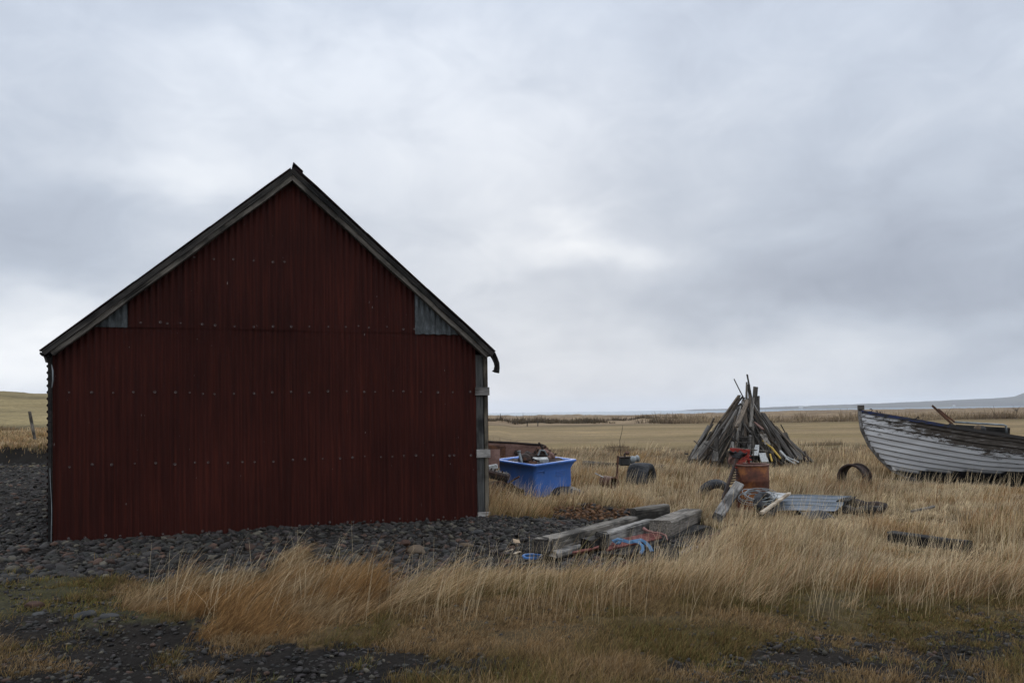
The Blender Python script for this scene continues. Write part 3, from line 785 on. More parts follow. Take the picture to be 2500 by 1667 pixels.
LOWZ = [[(-.5, 14.6), (2.0, 14.8), (3.9, 16.8), (3.9, 19.3), (2.0, 19.5), (-.5, 17.5)], [(3.2, 11.4), (7.2, 11.6), (7.4, 14), (3.2, 14)],
        [(7.6, 15.6), (11, 15.2), (18, 14.5), (18, 21), (9, 21), (8.0, 18.5)], [(4.5, 9.2), (6.6, 8.8), (6.6, 10.6), (4.5, 11.2)], [(6.4, 22.5), (9.4, 22.5), (10.2, 26), (5, 26)]]
def low_zone(x, y):
    r = np.zeros(x.shape)
    for p in LOWZ: r = np.maximum(r, inpoly(x+(fbm(x*1.3, y*1.3, 181)-.5)*.8, y+(fbm(x*1.3, y*1.3, 182)-.5)*.8, p).astype(float))
    return r
def excluded(x, y, pad=0):
    r = np.zeros(x.shape, bool)
    bu, bv = barn_local(x, y); r |= (bu > -.1-pad) & (bu < W+.05+pad) & (bv > -.08-pad)
    for (a, b, c) in ex_circ: r |= np.hypot(x-a, y-b) < c+pad
    for pl in ex_poly: r |= inpoly(x, y, pl)
    return r
# ---------------------------------------------------------------- props
def mw(loc, rz=0, rx=0, ry=0, s=1):
    return Matrix.Translation(loc) @ Matrix.Rotation(rz, 4, 'Z') @ Matrix.Rotation(ry, 4, 'Y') @ Matrix.Rotation(rx, 4, 'X') @ Matrix.Scale(s, 4)
def e_at(name, m, label, cat, group=None):
    o = bpy.data.objects.new(name, None); COL.objects.link(o); o.matrix_world = m; o.empty_display_size = .2
    return tag(o, label, cat, group)

# --- fish tub -------------------------------------------------------------
k = NT('tub_plastic'); dirt = k.noise(k.co(rnd=False), 3.5, 6, .65); dz = k.noise(k.co(rnd=False, scale=(1, 1, .3)), 6, 4)
c = k.mix(k.ramp(dirt, [(.54, 0.0), (.66, .38)]), (.050, .135, .40), (.13, .14, .16))
c = k.mix(.35, c, k.ramp(dz, [(.3, .6), (.7, 1.3)]), 'MULTIPLY')
k.col(c).rough(.45); k.b.inputs['Specular IOR Level'].default_value = .4; M_tub = k.m
tubm = mw((.565, 17.0+.92, -.30), R_(45+2)) 
tub_ax = Matrix.Translation((.50, 17.80, -.27)) @ Matrix.Rotation(R_(4), 4, 'X') @ Matrix.Rotation(R_(41), 4, 'Z') @ Matrix.Scale(.97, 4)
tub = e_at('fish_tub', tub_ax, 'bright blue plastic tub with flared rim heaped with scrap beside the barn corner', 'tub')
def rrect(a, b, r, n=6):
    pts = []
    for cx_, cy_, s_ in ((a-r, b-r, 0), (-a+r, b-r, 1), (-a+r, -b+r, 2), (a-r, -b+r, 3)):
        for i in range(n+1):
            t = math.pi/2*(s_+i/n); pts.append((cx_+r*math.cos(t), cy_+r*math.sin(t)))
    return pts
def loft(rings, close_bottom=True):
    b = MB(); n = len(rings[0][0]); vs = []
    for (p, z) in rings:
        for q in p: vs.append((q[0], q[1], z(q[0], q[1]) if callable(z) else z))
    f = grid_faces(len(rings), n, True)
    if close_bottom: f += [tuple(range(n))[::-1], tuple(range((len(rings)-1)*n, len(rings)*n))]
    b.add(vs, f); return b
ta, tb = .60, .64
rg = [(rrect(ta-.05, tb-.05, .07), .0), (rrect(ta-.015, tb-.015, .08), .05), (rrect(ta-.005, tb-.005, .08), .30), (rrect(ta-.01, tb-.01, .08), .62), (rrect(ta+.02, tb+.02, .08), .70), (rrect(ta+.065, tb+.065, .08), .775), (rrect(ta+.085, tb+.085, .08), .79), (rrect(ta+.085, tb+.085, .08), .82),
      (rrect(ta+.075, tb+.075, .08), .828), (rrect(ta-.0, tb-.0, .08), .828), (rrect(ta-.035, tb-.035, .07), .80), (rrect(ta-.05, tb-.05, .07), .60), (rrect(ta-.07, tb-.07, .07), .14)]
loft(rg).obj('tub_body', M_tub, tub, smooth=True)
# moulded lifting notch on the near corner and embossed panel on one side
nb = MB(); nb.tube([(-.10, -tb-.004, .60), (-.07, -tb-.02, .66), (.10, -tb-.02, .66), (.13, -tb-.004, .60)], .010, 6)
nb.obj('lifting_notch', M_tub, tub, Matrix.Translation((-ta+.16, 0, 0)))
for i in range(4):
    MB().box(-.12, .12, -.004, .004, -.008, .008, b=.002).obj('moulded_rib', M_tub, tub, Matrix.Translation((ta*0+.18, -tb-.002, .60-.035*i)))
ex_circ += [(.5, 17.8, .98), (.55, 16.9, .45)]

def on_tub(x, y, z): return tub_ax @ Vector((x, y, z))
def scrap(name, label, mwm, matl, fn, cat='scrap metal', parts=None):
    e_ = e_at(name, mwm, label, cat); fn(e_); return e_
# white box, pipe and rusty machine parts inside
b = MB(); b.box(-.17, .17, -.12, .12, -.12, .12, b=.01); tag(b.obj('white_box', M_white, mw=mw(on_tub(-.14, -.34, .775), R_(3), R_(8))), 'small pale grey box standing in the near side of the blue tub', 'box')
k = NT('tub_scrap_fill'); k.col((.03, .018, .014)).bump(k.noise(k.co(), 20, 4), .03)
fl = MB()
def lump(i, j): 
    x_, y_ = (i-.5)*1.06, (j-.5)*1.12
    return (x_, y_, .72+.16*float(fbm(np.array([x_*4+9]), np.array([y_*4]), 5)[0]))
fl.grid(lump, 16, 16); tag(fl.obj('scrap_heap', k.m, mw=tub_ax.copy()), 'dark mass of small rusty scrap filling the blue tub', 'scrap metal')
gp = MB(); gp.tube([(0, 0, 0), (-.03, .0, .18), (-.09, 0, .40)], .030, 10); gp.tube([(-.085, 0, .385), (-.095, 0, .42)], .042, 10)
tag(gp.obj('metal_pipe', M_galv, mw=mw(on_tub(-.56, -.20, .66), R_(-20)), smooth=True), 'pale grey pipe poking up from the left side of the blue tub', 'pipe')
def gear(r, t, n, hub): 
    b = MB(); pr = []
    vs = []; fs = []
    for i in range(n*4):
        rr_ = r*(1.0 if (i % 4) in (1, 2) else .86); a = 2*math.pi*i/(n*4); vs += [(rr_*math.cos(a), rr_*math.sin(a), -t/2), (rr_*math.cos(a), rr_*math.sin(a), t/2)]
    m_ = n*4; fs = [(2*i, 2*((i+1) % m_), 2*((i+1) % m_)+1, 2*i+1) for i in range(m_)]
    fs += [tuple(2*i for i in range(m_))[::-1], tuple(2*i+1 for i in range(m_))]
    b.add(vs, fs); b.lathe([(0, t*.9), (hub, t*.9), (hub, -t*.9), (0, -t*.9)], 14); return b
e_ = e_at('cog_housing', mw(on_tub(.40, .12, .86), R_(30), R_(58)), 'reddish rusty toothed cog housing on top of the blue tub', 'machine part')
gear(.25, .09, 16, .08).obj('cog', M_rust, e_)
MB().lathe([(.0, .06), (.17, .05), (.20, -.10), (.12, -.2), (0, -.2)], 18).obj('housing', M_rustp, e_)
for i in range(5):
    a = i*1.25; MB().lathe([(0, .04), (.02, .04), (.02, -.02), (0, -.02)], 6, Matrix.Translation((.2*math.cos(a), .2*math.sin(a), .07))).obj('bolt', M_rustd, e_)
e_ = e_at('pump_part', mw(on_tub(.20, .05, .92), R_(10)), 'dark pump lever with short bent arm standing above the blue tub', 'machine part')
MB().tube([(0, 0, -.12), (.04, 0, .05), (.07, 0, .14), (.02, 0, .22), (-.02, 0, .27)], [.045, .04, .03, .024, .022], 9).obj('lever', M_rustd, e_, smooth=True)
MB().tube([(-.35, .05, -.12), (-.2, 0, -.06), (0, 0, -.02), (.2, -.05, -.06)], [.05, .05, .06, .045], 9).obj('shaft', M_rustd, e_)
MB().tube([(-.06, -.1, -.02), (0, -.08, .10), (.10, -.06, .08), (.16, -.05, -.02)], .022, 8).obj('bent_pipe', M_galv, e_)
for i, (a_, b_) in enumerate([(-.10, .02), (.12, .03), (.22, -.01)]): MB().lathe([(0, .05), (.035, .05), (.035, -.04), (0, -.04)], 6, mw((a_, .02, b_), 0, .4*i)).obj('bolt', M_rustd, e_)
e_ = e_at('round_casting', mw(on_tub(-.32, .0, .84), 0, R_(80)), 'round dark brown casting behind the pale pipe in the blue tub', 'machine part')
MB().lathe([(0, .12), (.11, .11), (.15, .04), (.15, -.04), (.1, -.16), (0, -.16)], 18).obj('casting', M_rustd, e_, smooth=True)
MB().lathe([(0, .18), (.04, .18), (.04, .05), (0, .05)], 10).obj('hub', M_rust, e_)
for i_, (x_, y_, z_, s_, lb_) in enumerate([(-.35, -.30, .82, .9, 'small rusty flange half buried left in the blue tub'), (.05, .25, .86, 1.2, 'rusty hub lying at the back of the blue tub'), (.42, -.10, .84, 1.0, 'rusty bearing cup near the right rim of the blue tub'), (-.10, .05, .84, 1.1, 'dark clamp ring in the middle of the blue tub scrap')]):
    e_ = e_at('machine_part', mw(on_tub(x_, y_, z_), i_*1.1, R_(35+20*i_), R_(15*i_), s_), lb_, 'machine part')
    MB().lathe([(.03, .05), (.10, .045), (.12, .02), (.12, -.02), (.07, -.05), (.06, -.12), (.03, -.12), (.03, .05)], 16).obj('hub', [M_rust, M_rustd, M_rustp, M_rustd][i_], e_)
    MB().tube([(-.15, .0, .05), (0, .02, .09), (.17, -.02, .04)], .018, 7).obj('rod', M_rustd, e_)
tag(timber('iron_bar', on_tub(.0, -.45, .80), on_tub(.45, .02, .84), .05, .05, M_rustd, seed=4), 'short dark iron bar lying behind the white box in the tub', 'bar')

# --- rusty trough behind the tub ------------------------------------------
YT = 20.0; pl, pr_ = P(1170, 1077, YT), P(1334, 1086, YT)
tr0 = e_at('trough', mw((pl[0], YT, -.28)), 'long reddish rusty iron trough with rolled rim behind the blue tub', 'trough')
Lt = pr_[0]-pl[0]; zt0 = pl[2]+.28; zt1 = pr_[2]+.28
def trf(i, j):
    t = j; x_ = i*Lt; a = math.pi*(.5+t)  # side sweeps down and back
    z = (zt0+(zt1-zt0)*i)*(1-t)**.9; y_ = -.28*math.sin(t*math.pi*.5)*0 + .22*t*t
    if i > .93: x_ = Lt*.93+(Lt*.07)*math.sin((i-.93)/.07*math.pi/2); 
    return (x_, y_, max(z-(.10 if i > .98 else 0), 0))
MB().grid(trf, 30, 12).obj('trough_side', M_rustp, tr0, solid=.012, smooth=True)
MB().grid(lambda i, j: (i*Lt*.98, .95-.22*j*j, (zt0+(zt1-zt0)*i)*(1-j)**.9*.98), 20, 8).obj('trough_side', M_rust, tr0, solid=.012, smooth=True)
MB().add([(Lt, .02, 0), (Lt, .93, 0), (Lt, .93, zt1*.93), (Lt, .02, zt1*.93)], [(0, 1, 2, 3)]).obj('end_plate', M_rust, tr0, solid=.012)
MB().tube([(0, 0, zt0), (Lt*.5, 0, (zt0+zt1)/2+.01), (Lt*.93, -.01, zt1+.005), (Lt*.985, 0, zt1-.03), (Lt*1.0, 0, zt1-.10)], .028, 10).obj('rim', M_rustd, tr0, smooth=True)
MB().lathe([(0, .06), (.06, .05), (.075, 0), (0, 0)], 12, mw((Lt*.56, -.01, zt0*.74), 0, R_(90))).obj('fitting', M_rustd, tr0)
MB().box(0, .62, -.05, -.012, zt0*.45, zt0*.93, b=.02).obj('patch_plate', M_rust, tr0, Matrix.Rotation(R_(3), 4, 'Y'))

# --- scrap by the barn corner ----------------------------------------------
YS = 16.0
def pz(px, py, Y): return Vector(P(px, py, Y))
e_ = e_at('rusty_drum', mw(pz(1205, 1198, YS), R_(25), R_(86)), 'round brown rusty drum lying on its side by the barn corner', 'drum')
MB().lathe([(0, .30), (.16, .30), (.185, .28), (.20, .1), (.205, .09), (.205, .06), (.20, .05), (.2, -.28), (.17, -.3), (0, -.3)], 26).obj('drum_body', M_rustd, e_, smooth=True)
MB().lathe([(0, .32), (.05, .32), (.055, .295), (0, .295)], 12, Matrix.Translation((.06, .04, 0))).obj('bung', M_rust, e_)
MB().lathe([(.185, .285), (.21, .29), (.21, .31), (.19, .312)], 26).obj('drum_rim', M_rust, e_)
e_ = e_at('gearbox', mw(pz(1212, 1158, YS+.1), R_(-12), R_(0), R_(13)), 'dark rusty gearbox casing with a row of studs beside the tub', 'machine part')
MB().box(-.32, .26, -.16, .16, -.09, .07, b=.035).obj('casing', M_rustd, e_)
MB().grid(lambda i, j: (-.33+.62*i, -.18+.02*math.sin(i*3), -.02-.11*j+.05*math.sin(i*3.14)*j), 12, 4).obj('cover', M_woodd, e_, solid=.015)
for i in range(7): MB().lathe([(0, .05), (.014, .05), (.016, 0), (0, 0)], 6, Matrix.Translation((-.27+.08*i, -.09, .07))).obj('stud', M_galv if i in (4, 6) else M_rustd, e_)
tag(MB().box(-.10, .10, -.08, .08, -.05, .05, b=.015).obj('white_canister', M_white, mw=mw(pz(1203, 1140, YS+.5), .2, 0, R_(-8))), 'small white canister lying on the scrap beside the barn post', 'canister')
tag(MB().tube([pz(1238, 1183, 15.9), pz(1252, 1172, 15.85), pz(1268, 1163, 15.8)], [.016, .017, .020], 7).obj('iron_rod', M_rust), 'thin rusty rod leaning up against the blue tub', 'rod')
e_ = e_at('plough_plate', mw(pz(1256, 1196, 15.9), R_(-6), R_(-20), R_(6)), 'low dark rusty plate lying at the foot of the blue tub', 'scrap metal')
MB().grid(lambda i, j: (-.26+.46*i, -.15+.3*j, .05*math.sin(i*5)+.04*math.sin(j*4+1)), 10, 6).obj('plate', M_rustd, e_, solid=.025)
MB().box(-.26, -.02, -.1, .1, .0, .12, b=.03).obj('bracket', M_rust, e_)
tag(MB().grid(lambda i, j: (-.18+.36*i, .0, -.2+.42*j), 4, 4).obj('rusty_sheet', M_rustp, mw=mw(pz(1200, 1120, YS+1.2), R_(-8), R_(-20)), solid=.02), 'pinkish rusty sheet standing behind the scrap by the corner post', 'sheet')

# --- tarpaulin hunched right of the tub ------------------------------------
tl = loc_on(1370, 1208)
def tarp(i, j):
    x_ = (i-.5)*1.25; y_ = (j-.5)*.75; e2 = max(0, 1-(x_/.62)**2-(y_/.40)**2)
    z = .17*e2**.5*(1.0+.35*math.sin(x_*4+1.2))+.05*float(fbm(np.array([x_*5]), np.array([y_*5+3]), 6)[0])-.06
    return (x_+.04*math.sin(y_*14), y_+.03*math.sin(x_*11), z)
k = NT('tarpaulin'); k.col(k.ramp(k.noise(k.co(), 5, 5), [(.35, (.010, .009, .009)), (.6, (.028, .024, .024)), (.75, (.075, .062, .058))])).rough(.5); k.bump(k.noise(k.co(), 9, 5, .6, 1.5), .05); M_tarp = k.m
tag(MB().grid(tarp, 40, 28).obj('tarpaulin', M_tarp, mw=mw((tl.x, tl.y+.15, tl.z), R_(12)), smooth=True), 'dark crumpled tarpaulin hunched in the grass right of the blue tub', 'tarpaulin')
ex_circ.append((tl.x, tl.y+.1, .5))

# --- big tyre with scrap around it -----------------------------------------
def tyre(name, m, label, R__, wdt, lug=0, rim=False):
    e_ = e_at(name, m, label, 'tyre')
    pf = []
    hw = wdt/2; ri = R__*.60
    for (r_, z) in [(ri, -hw*.72), (ri*1.03, -hw*.9), ((R__+ri)/2, -hw*1.05), (R__*.93, -hw*.98), (R__*.985, -hw*.72), (R__, -hw*.3), (R__, hw*.3), (R__*.985, hw*.72), (R__*.93, hw*.98), ((R__+ri)/2, hw*1.05), (ri*1.03, hw*.9), (ri, hw*.72), (ri*1.02, 0), (ri, -hw*.72)]: pf.append((r_, z))
    MB().lathe(pf, 44).obj('tyre_body', M_tyre, e_, smooth=True)
    if lug:
        b = MB()
        for i in range(lug):
            a = 2*math.pi*i/lug
            for s_ in (-1, 1):
                b.box(-.012, .012, 0, hw*.86, -.012, .012, Matrix.Rotation(a+(.04 if s_ > 0 else 0), 4, 'Z') @ Matrix.Translation((R__*.997, 0, 0)) @ Matrix.Rotation(R_(90), 4, 'X') @ Matrix.Rotation(s_*R_(20), 4, 'X') @ Matrix.Scale(s_, 4, (0, 1, 0)))
        b.obj('tread', M_tyre, e_)
    return e_
YR = 19.6
tyre('big_tyre', mw(pz(1566, 1172, YR)-Vector((0, 0, 0)), R_(62), R_(90)), 'wide black tyre half sunk in grass behind the timber pile', .44, .52)
ex_circ.append((P(1560, 1172, YR)[0], YR, .35))
# wooden sill log behind
q = [pz(1425, 1136, 23.5), pz(1618, 1146, 22.9)]
tag(timber('sunken_beam', q[0], pz(1530, 1140, 23.2), .34, .22, M_woodd, seed=8, rag=.05, wob=.03), 'dark rotten beam lying in the grass behind the big tyre, left length', 'beam')
tag(timber('sunken_beam', pz(1560, 1140, 23.4), q[1], .30, .20, M_wooddk, seed=9, rag=.05, wob=.03), 'blackened rotten beam reaching right from behind the big tyre', 'beam')
tag(timber('rusty_post', pz(1505, 1185, 18.6), pz(1509, 1113, 18.6), .045, .05, M_rust, seed=10, wob=.003), 'upright rusty iron post beside the big tyre', 'post')
e_ = e_at('valve_block', mw(pz(1527, 1122, 19.3), R_(10)), 'grey seized winch block perched above the big tyre', 'machine part')
MB().box(-.15, .10, -.10, .10, -.14, .06, b=.03).obj('block', M_stone, e_)
MB().box(-.16, .10, -.13, .12, .05, .08, b=.01).obj('flange', M_rustd, e_)
MB().tube([(-.03, -.03, .06), (-.02, 0, .14), (.04, 0, .15)], .03, 8).obj('valve', M_rustd, e_)
MB().lathe([(0, .03), (.05, .03), (.06, 0), (.05, -.02), (0, -.02)], 10, mw((.05, 0, .16), 0, .5)).obj('valve_wheel', M_rust, e_)
MB().lathe([(0, .14), (.08, .14), (.09, .1), (.06, .06), (.09, 0), (.09, -.1), (0, -.1)], 16, mw((.22, .05, .0), 0, 0, R_(80))).obj('flywheel', M_galv, e_)
e_ = e_at('rusty_pipe', mw(pz(1484, 1178, 18.2), R_(25), 0, R_(90)), 'short rusty pipe length open towards the camera left of the post', 'pipe')
MB().lathe([(.10, -.15), (.135, -.17), (.14, -.15), (.135, .25), (.14, .27), (.10, .27), (.11, .2), (.10, -.15)], 22, Matrix.Rotation(R_(0), 4, 'X')).obj('pipe_body', M_rust, e_, smooth=True)
MB().lathe([(.09, .0), (.095, .0), (.095, -.1), (.09, -.1), (.09, .0)], 18).obj('inner_ring', M_rustd, e_)
e_.matrix_world = mw(pz(1484, 1176, 18.2), R_(-65), 0, R_(90))
tag(MB().tube([pz(1453, 1155, 18.4), pz(1474, 1165, 18.2)], .012, 6).obj('white_stick', M_white), 'thin white stick lying in grass left of the rusty pipe', 'stick')
tw = MB(); tw.tube([pz(1516, 1113, 19.5), pz(1514, 1090, 19.5), pz(1513, 1075, 19.52), pz(1518, 1055, 19.5), pz(1520.5, 1038, 19.5)], [.010, .008, .007, .006, .004], 5)
tag(tw.obj('thin_twig', M_rustd), 'single thin crooked twig standing tall above the winch block', 'twig')

# --- rusty barrel and the things against it --------------------------------
YD = 14.1; dc = pz(1836, 1132, YD)
e_ = e_at('oil_barrel', mw((dc.x, YD, dc.z-.88)), 'orange rusty open oil barrel standing in the grass before the plank heap', 'barrel')
prf = [(.0, .01), (.285, .01), (.295, 0), (.295, .03), (.287, .04), (.287, .26), (.298, .28), (.287, .30), (.287, .56), (.298, .58), (.287, .60), (.287, .85)]
MB().lathe(prf, 40).obj('barrel_body', M_rusto, e_, smooth=True, solid=.006)
MB().lathe([(.284, .85), (.300, .855), (.300, .878), (.290, .884), (.280, .875), (.280, .85), (.284, .85)], 40).obj('barrel_rim', M_rustp, e_, smooth=True)
ex_circ.append((dc.x, YD, .36))
# cutter bar with teeth, red headboard
cb = e_at('cutter_bar', mw((0, 0, 0)), 'dark toothed mower bar with red painted slats leaning behind the barrel', 'mower bar')
p0, p1 = pz(1764, 1218, YD-.35), pz(1806, 1102, YD+.15)
timber('bar', p0, p1, .045, .07, M_rustd, 0, cb, 3, (0, 1, 0), wob=.001)
def lerp(a, b, t): return a+(b-a)*t
for i in range(7):
    a = lerp(p0, p1, .30+.055*i); 
    MB().tube([a, a+Vector((.09, -.02, .02)), a+Vector((.16, -.02, .0))], [.012, .011, .003], 5).obj('tooth', M_rustd, cb)
for i in range(7):
    a = lerp(p0, p1, .66+.04*i); w_ = .24-.02*(6-i)+.05*math.sin(i*2)
    MB().add([a+Vector((0, -.03, -.010)), a+Vector((0, -.03, .012)), a+Vector((w_, -.03+.01*i, .010)), a+Vector((w_+.02, -.03, -.004))], [(0, 1, 2, 3)]).obj('slat', M_red, cb, solid=.012)
hb = timber('headboard', pz(1783, 1099, YD+.2), pz(1830, 1103, YD+.1), .03, .085, M_red, 0, cb, 5)
timber('headboard', pz(1824, 1098, YD+.08), pz(1828, 1131, YD+.1), .03, .045, M_red, 0, cb, 6)
MB().grid(lambda i, j: lerp(pz(1779, 1104, YD+.25), pz(1800, 1108, YD+.25), i)+Vector((.02*math.sin(j*6), .02*math.sin(i*9+j*5), -.20*j)), 8, 10).obj('torn_rag', M_rustp, cb, solid=.008)
bc = MB()
def clf(i, j): 
    a = lerp(pz(1779, 1098, YD-.05), pz(1824, 1103, YD-.05), i); hgt = .10*math.sin(math.pi*min(1, i*1.05))**.6+.01
    return a+Vector((.0, -.03*math.sin(i*9+j*4), -.02-hgt*j*1.1+.012*math.sin(i*20)))
bc.grid(clf, 16, 8); tag(bc.obj('black_cloth', M_tarp, solid=.01, smooth=True), 'black torn cloth caught on the red slats above the barrel', 'cloth')
# leaning pale beam
tag(timber('leaning_beam', pz(1752, 1262, 12.5), pz(1803, 1184, 13.5), .165, .13, M_woodl, R_(0), seed=12, rag=.006, wob=.003, up=(0, -.8, .6)), 'pale sawn beam propped against the foot of the barrel', 'beam')
ex_circ.append((4.0, 13.2, .35)); 
# tyre flat at left
tyre('worn_tyre', mw(loc_on(1748, 1222, .08)+Vector((0, .1, 0)), 0, R_(-68), R_(-12)), 'worn tyre tangled in grass at the left foot of the leaning beam', .36, .19)
# wire coil
wc = MB(); rd = random.Random(5); c0 = pz(1852, 1214, 13.1)
for i in range(9):
    r1, r2 = rd.uniform(.20, .32), rd.uniform(.08, .16); ph = rd.uniform(-.4, .4); o1 = Vector((rd.uniform(-.05, .05), rd.uniform(-.05, .05), rd.uniform(-.03, .05)))
    wc.tube([c0+o1+Vector((r1*math.cos(a)*math.cos(ph), r1*math.sin(a), r2*.55*math.sin(a)+r1*math.cos(a)*math.sin(ph)*.4)) for a in np.linspace(rd.uniform(0, 2), rd.uniform(5, 7.5), 22)], .006, 4)
tag(wc.obj('wire_coil', M_galv), 'tangled coil of grey wire lying in front of the barrel', 'wire')
tyre('small_tyre', mw(pz(1868, 1232, 12.9), R_(20), R_(60), R_(30)), 'small dark tyre under the white board right of the wire coil', .22, .14)
# white board with holes, new lath
wbd = MB()
q = [pz(1855, 1199, 13.9), pz(1926, 1205, 13.8), pz(1905, 1216, 12.95), pz(1866, 1214, 12.95)]
wbd.add(q, [(0, 1, 2, 3)]); tag(wbd.obj('white_board', M_white, solid=.015), 'dirty white board lying flat right of the wire coil', 'board')
for i, (a_, b_) in enumerate([(1880, 1208), (1888, 1206)]):
    tag(MB().lathe([(0, .008), (.035, .006), (.04, 0), (0, 0)], 8, mw(pz(a_, b_, 13.3)+Vector((0, 0, .02)))).obj('stain_cap', M_rustd), ['small rusty cap on the left of the white board', 'small rusty cap on the right of the white board'][i], 'cap')
tag(timber('pale_lath', pz(1859, 1252, 12.0), pz(1927, 1204, 13.4), .06, .04, M_straw, seed=14, rag=.004, wob=.001), 'clean straw-coloured lath slanting over the white board', 'lath')
# ribbed roofing sheet
k = NT('slate_sheet'); k.col(k.ramp(k.noise(k.co(), 4, 5), [(.3, (.065, .08, .098)), (.7, (.13, .15, .175))])).rough(.42); k.b.inputs['Metallic'].default_value = .15; k.b.inputs['Specular IOR Level'].default_value = .5; M_slate = k.m
rs = e_at('roofing_sheet', mw((0, 0, 0)), 'blue-grey ribbed metal roofing sheet lying flat in the grass', 'roofing sheet')
zs_ = .02
c00, c10, c11, c01 = [Vector(G(*q_, z_)) for q_, z_ in [((1893, 1246), -.10), ((2040, 1246), -.10), ((2080, 1214), -.02), ((1912, 1212), -.02)]]
ny = 49
def shf(i, j):
    p = c00.lerp(c10, i).lerp(c01.lerp(c11, i), j); t = (j*4+.15) % 1
    rib = .032 if t < .10 else (.032*(1-(t-.10)/.05) if t < .15 else (.032*((t-.93)/.07) if t > .93 else 0)); return p+Vector((0, 0, rib+.008*math.sin(i*5)))
MB().grid(shf, 14, 101).obj('ribbed_panel', M_slate, rs, solid=.003)
for j in range(4):
    a = [shf(i/10, (j+.88)/4)+Vector((0, -.0, .006)) for i in range(11)]
    MB().tube(a, .008, 5).obj('rib_highlight', M_galv, rs)  # pale tubes stand in for the highlight along each rib
ex_poly.append([(c00.x-.1, c00.y+.15), (c10.x, c10.y+.15), (c11.x, c11.y+.1), (c01.x, c01.y+.1)])
# crumpled black plastic
pb = pz(1992, 1254, 12.2)
tag(MB().grid(lambda i, j: (-.26+.52*i, -.10+.3*j, .08*math.sin(j*2.6)*(1+.35*math.sin(i*9+j*4))+.012*math.sin(i*17+j*3)), 30, 14).obj('plastic_bag', M_black, mw=mw(pb-Vector((0, 0, .06)), R_(8)), smooth=True), 'crumpled shiny black plastic in front of the roofing sheet', 'bag')
M_black.node_tree.nodes['Principled BSDF'].inputs['Roughness'].default_value = .5
# logs right of sheet
def log(name, p0, p1, r, m_, label, seed):
    rd_ = random.Random(seed); n_ = 9; pts_ = [lerp(Vector(p0), Vector(p1), i/(n_-1))+Vector((0, 0, rd_.uniform(-.015, .02))) for i in range(n_)]
    b = MB(); b.tube(pts_, [r*rd_.uniform(.82, 1.1) for _ in range(n_)], 9); o_ = b.obj(name, m_, jit=.008); return tag(o_, label, 'log')
log('old_log', pz(2070, 1228, 13.8), pz(2160, 1238, 13.9), .085, M_rustd, 'dark brown log lying right of the roofing sheet', 1)
log('old_log', pz(2062, 1246, 13.0), pz(2150, 1244, 13.4), .07, M_woodd, 'lower grey log in the grass below the dark brown log', 2)
tag(timber('old_stump', pz(2052, 1232, 13.7), pz(2085, 1222, 13.7), .22, .14, M_woodd, seed=21, rag=.04, wob=.02), 'mossy split block between roofing sheet and dark brown log', 'block')
tag(timber('bleached_stick', pz(2225, 1248, 13.0), pz(2281, 1236, 13.2), .04, .035, M_wood, seed=22), 'thin bleached stick lying in grass below the boat', 'stick')
# half sunk beam at far right foreground
b0, b1 = Vector(G(2175, 1302, -.13)), Vector(G(2366, 1330, -.15))
b0.z -= .05; b1.z -= .03
tag(timber('half_sunk_beam', b0, b1, .18, .16, M_woodd, seed=23, rag=.02, wob=.006), 'dark squared beam half sunk in grass at the lower right', 'beam')
ex_poly.append([(b0.x-.1, b0.y-.30), (b1.x+.25, b1.y-.30), (b1.x+.1, b1.y+.1), (b0.x, b0.y+.1)])

# --- rusted rim ring left of the boat --------------------------------------
YQ = 17.6; rc0 = pz(2086, 1166, YQ)
e_ = e_at('wheel_rim', mw(rc0, R_(-50), R_(90)), 'rusty hollow wheel rim standing upright left of the boat', 'wheel rim')
for z_, nmz in ((-.17, 'rim_flange'), (.17, 'rim_flange')):
    MB().lathe([(.27, z_-.01), (.31, z_-.015), (.325, z_), (.31, z_+.015), (.27, z_+.01), (.27, z_-.01)], 40).obj(nmz, M_rustd, e_, smooth=True)
MB().lathe([(.285, -.165), (.262, -.10), (.255, 0), (.262, .10), (.285, .165)], 40).obj('rim_band', M_rustd, e_, smooth=True, solid=.008)
ex_circ.append((rc0.x, YQ-.1, .25))

# --- timber pile -----------------------------------------------------------
def bm_(name, a, b, ya, yb, w_, h_, m_, seed, label, **k_):
    return tag(timber(name, pz(a[0], a[1], ya), pz(b[0], b[1], yb), w_, h_, m_, seed=seed, **k_), label, 'timber', 'squared timbers stacked at the gravel edge')
bm_('squared_timber', (1321, 1331), (1545, 1273), 9.75, 12.4, .215, .17, M_wood, 31, 'long grey squared timber with rotten black near end, leftmost of the pile', rag=.035, wob=.006)
bm_('squared_timber', (1470, 1318), (1590, 1282), 10.4, 12.1, .16, .20, M_woodl, 32, 'pale smooth timber with broken near end in the middle of the pile', rag=.04, wob=.004)
bm_('squared_timber', (1613, 1290), (1690, 1258), 11.3, 13.1, .33, .235, M_wood, 33, 'thickest squared timber with clean sawn end, rightmost of the pile', rag=.006, wob=.004)
bm_('squared_timber', (1546, 1258), (1628, 1246), 12.7, 12.9, .20, .22, M_wood, 34, 'short dark timber behind the others at the gravel mound', rag=.02, wob=.008)
bm_('squared_timber', (1352, 1352), (1480, 1322), 9.75, 10.9, .15, .07, M_woodl, 35, 'thin split plank under the long grey timber', rag=.05, wob=.008)
bm_('squared_timber', (1430, 1330), (1475, 1312), 10.15, 10.8, .16, .14, M_wooddk, 36, 'black rotten block wedged between long and pale timber', rag=.04, wob=.015)
bm_('squared_timber', (1360, 1362), (1640, 1300), 10.0, 12.6, .28, .12, M_wooddk, 37, 'blackened bearer plank at the very bottom of the pile', rag=.03, wob=.01)
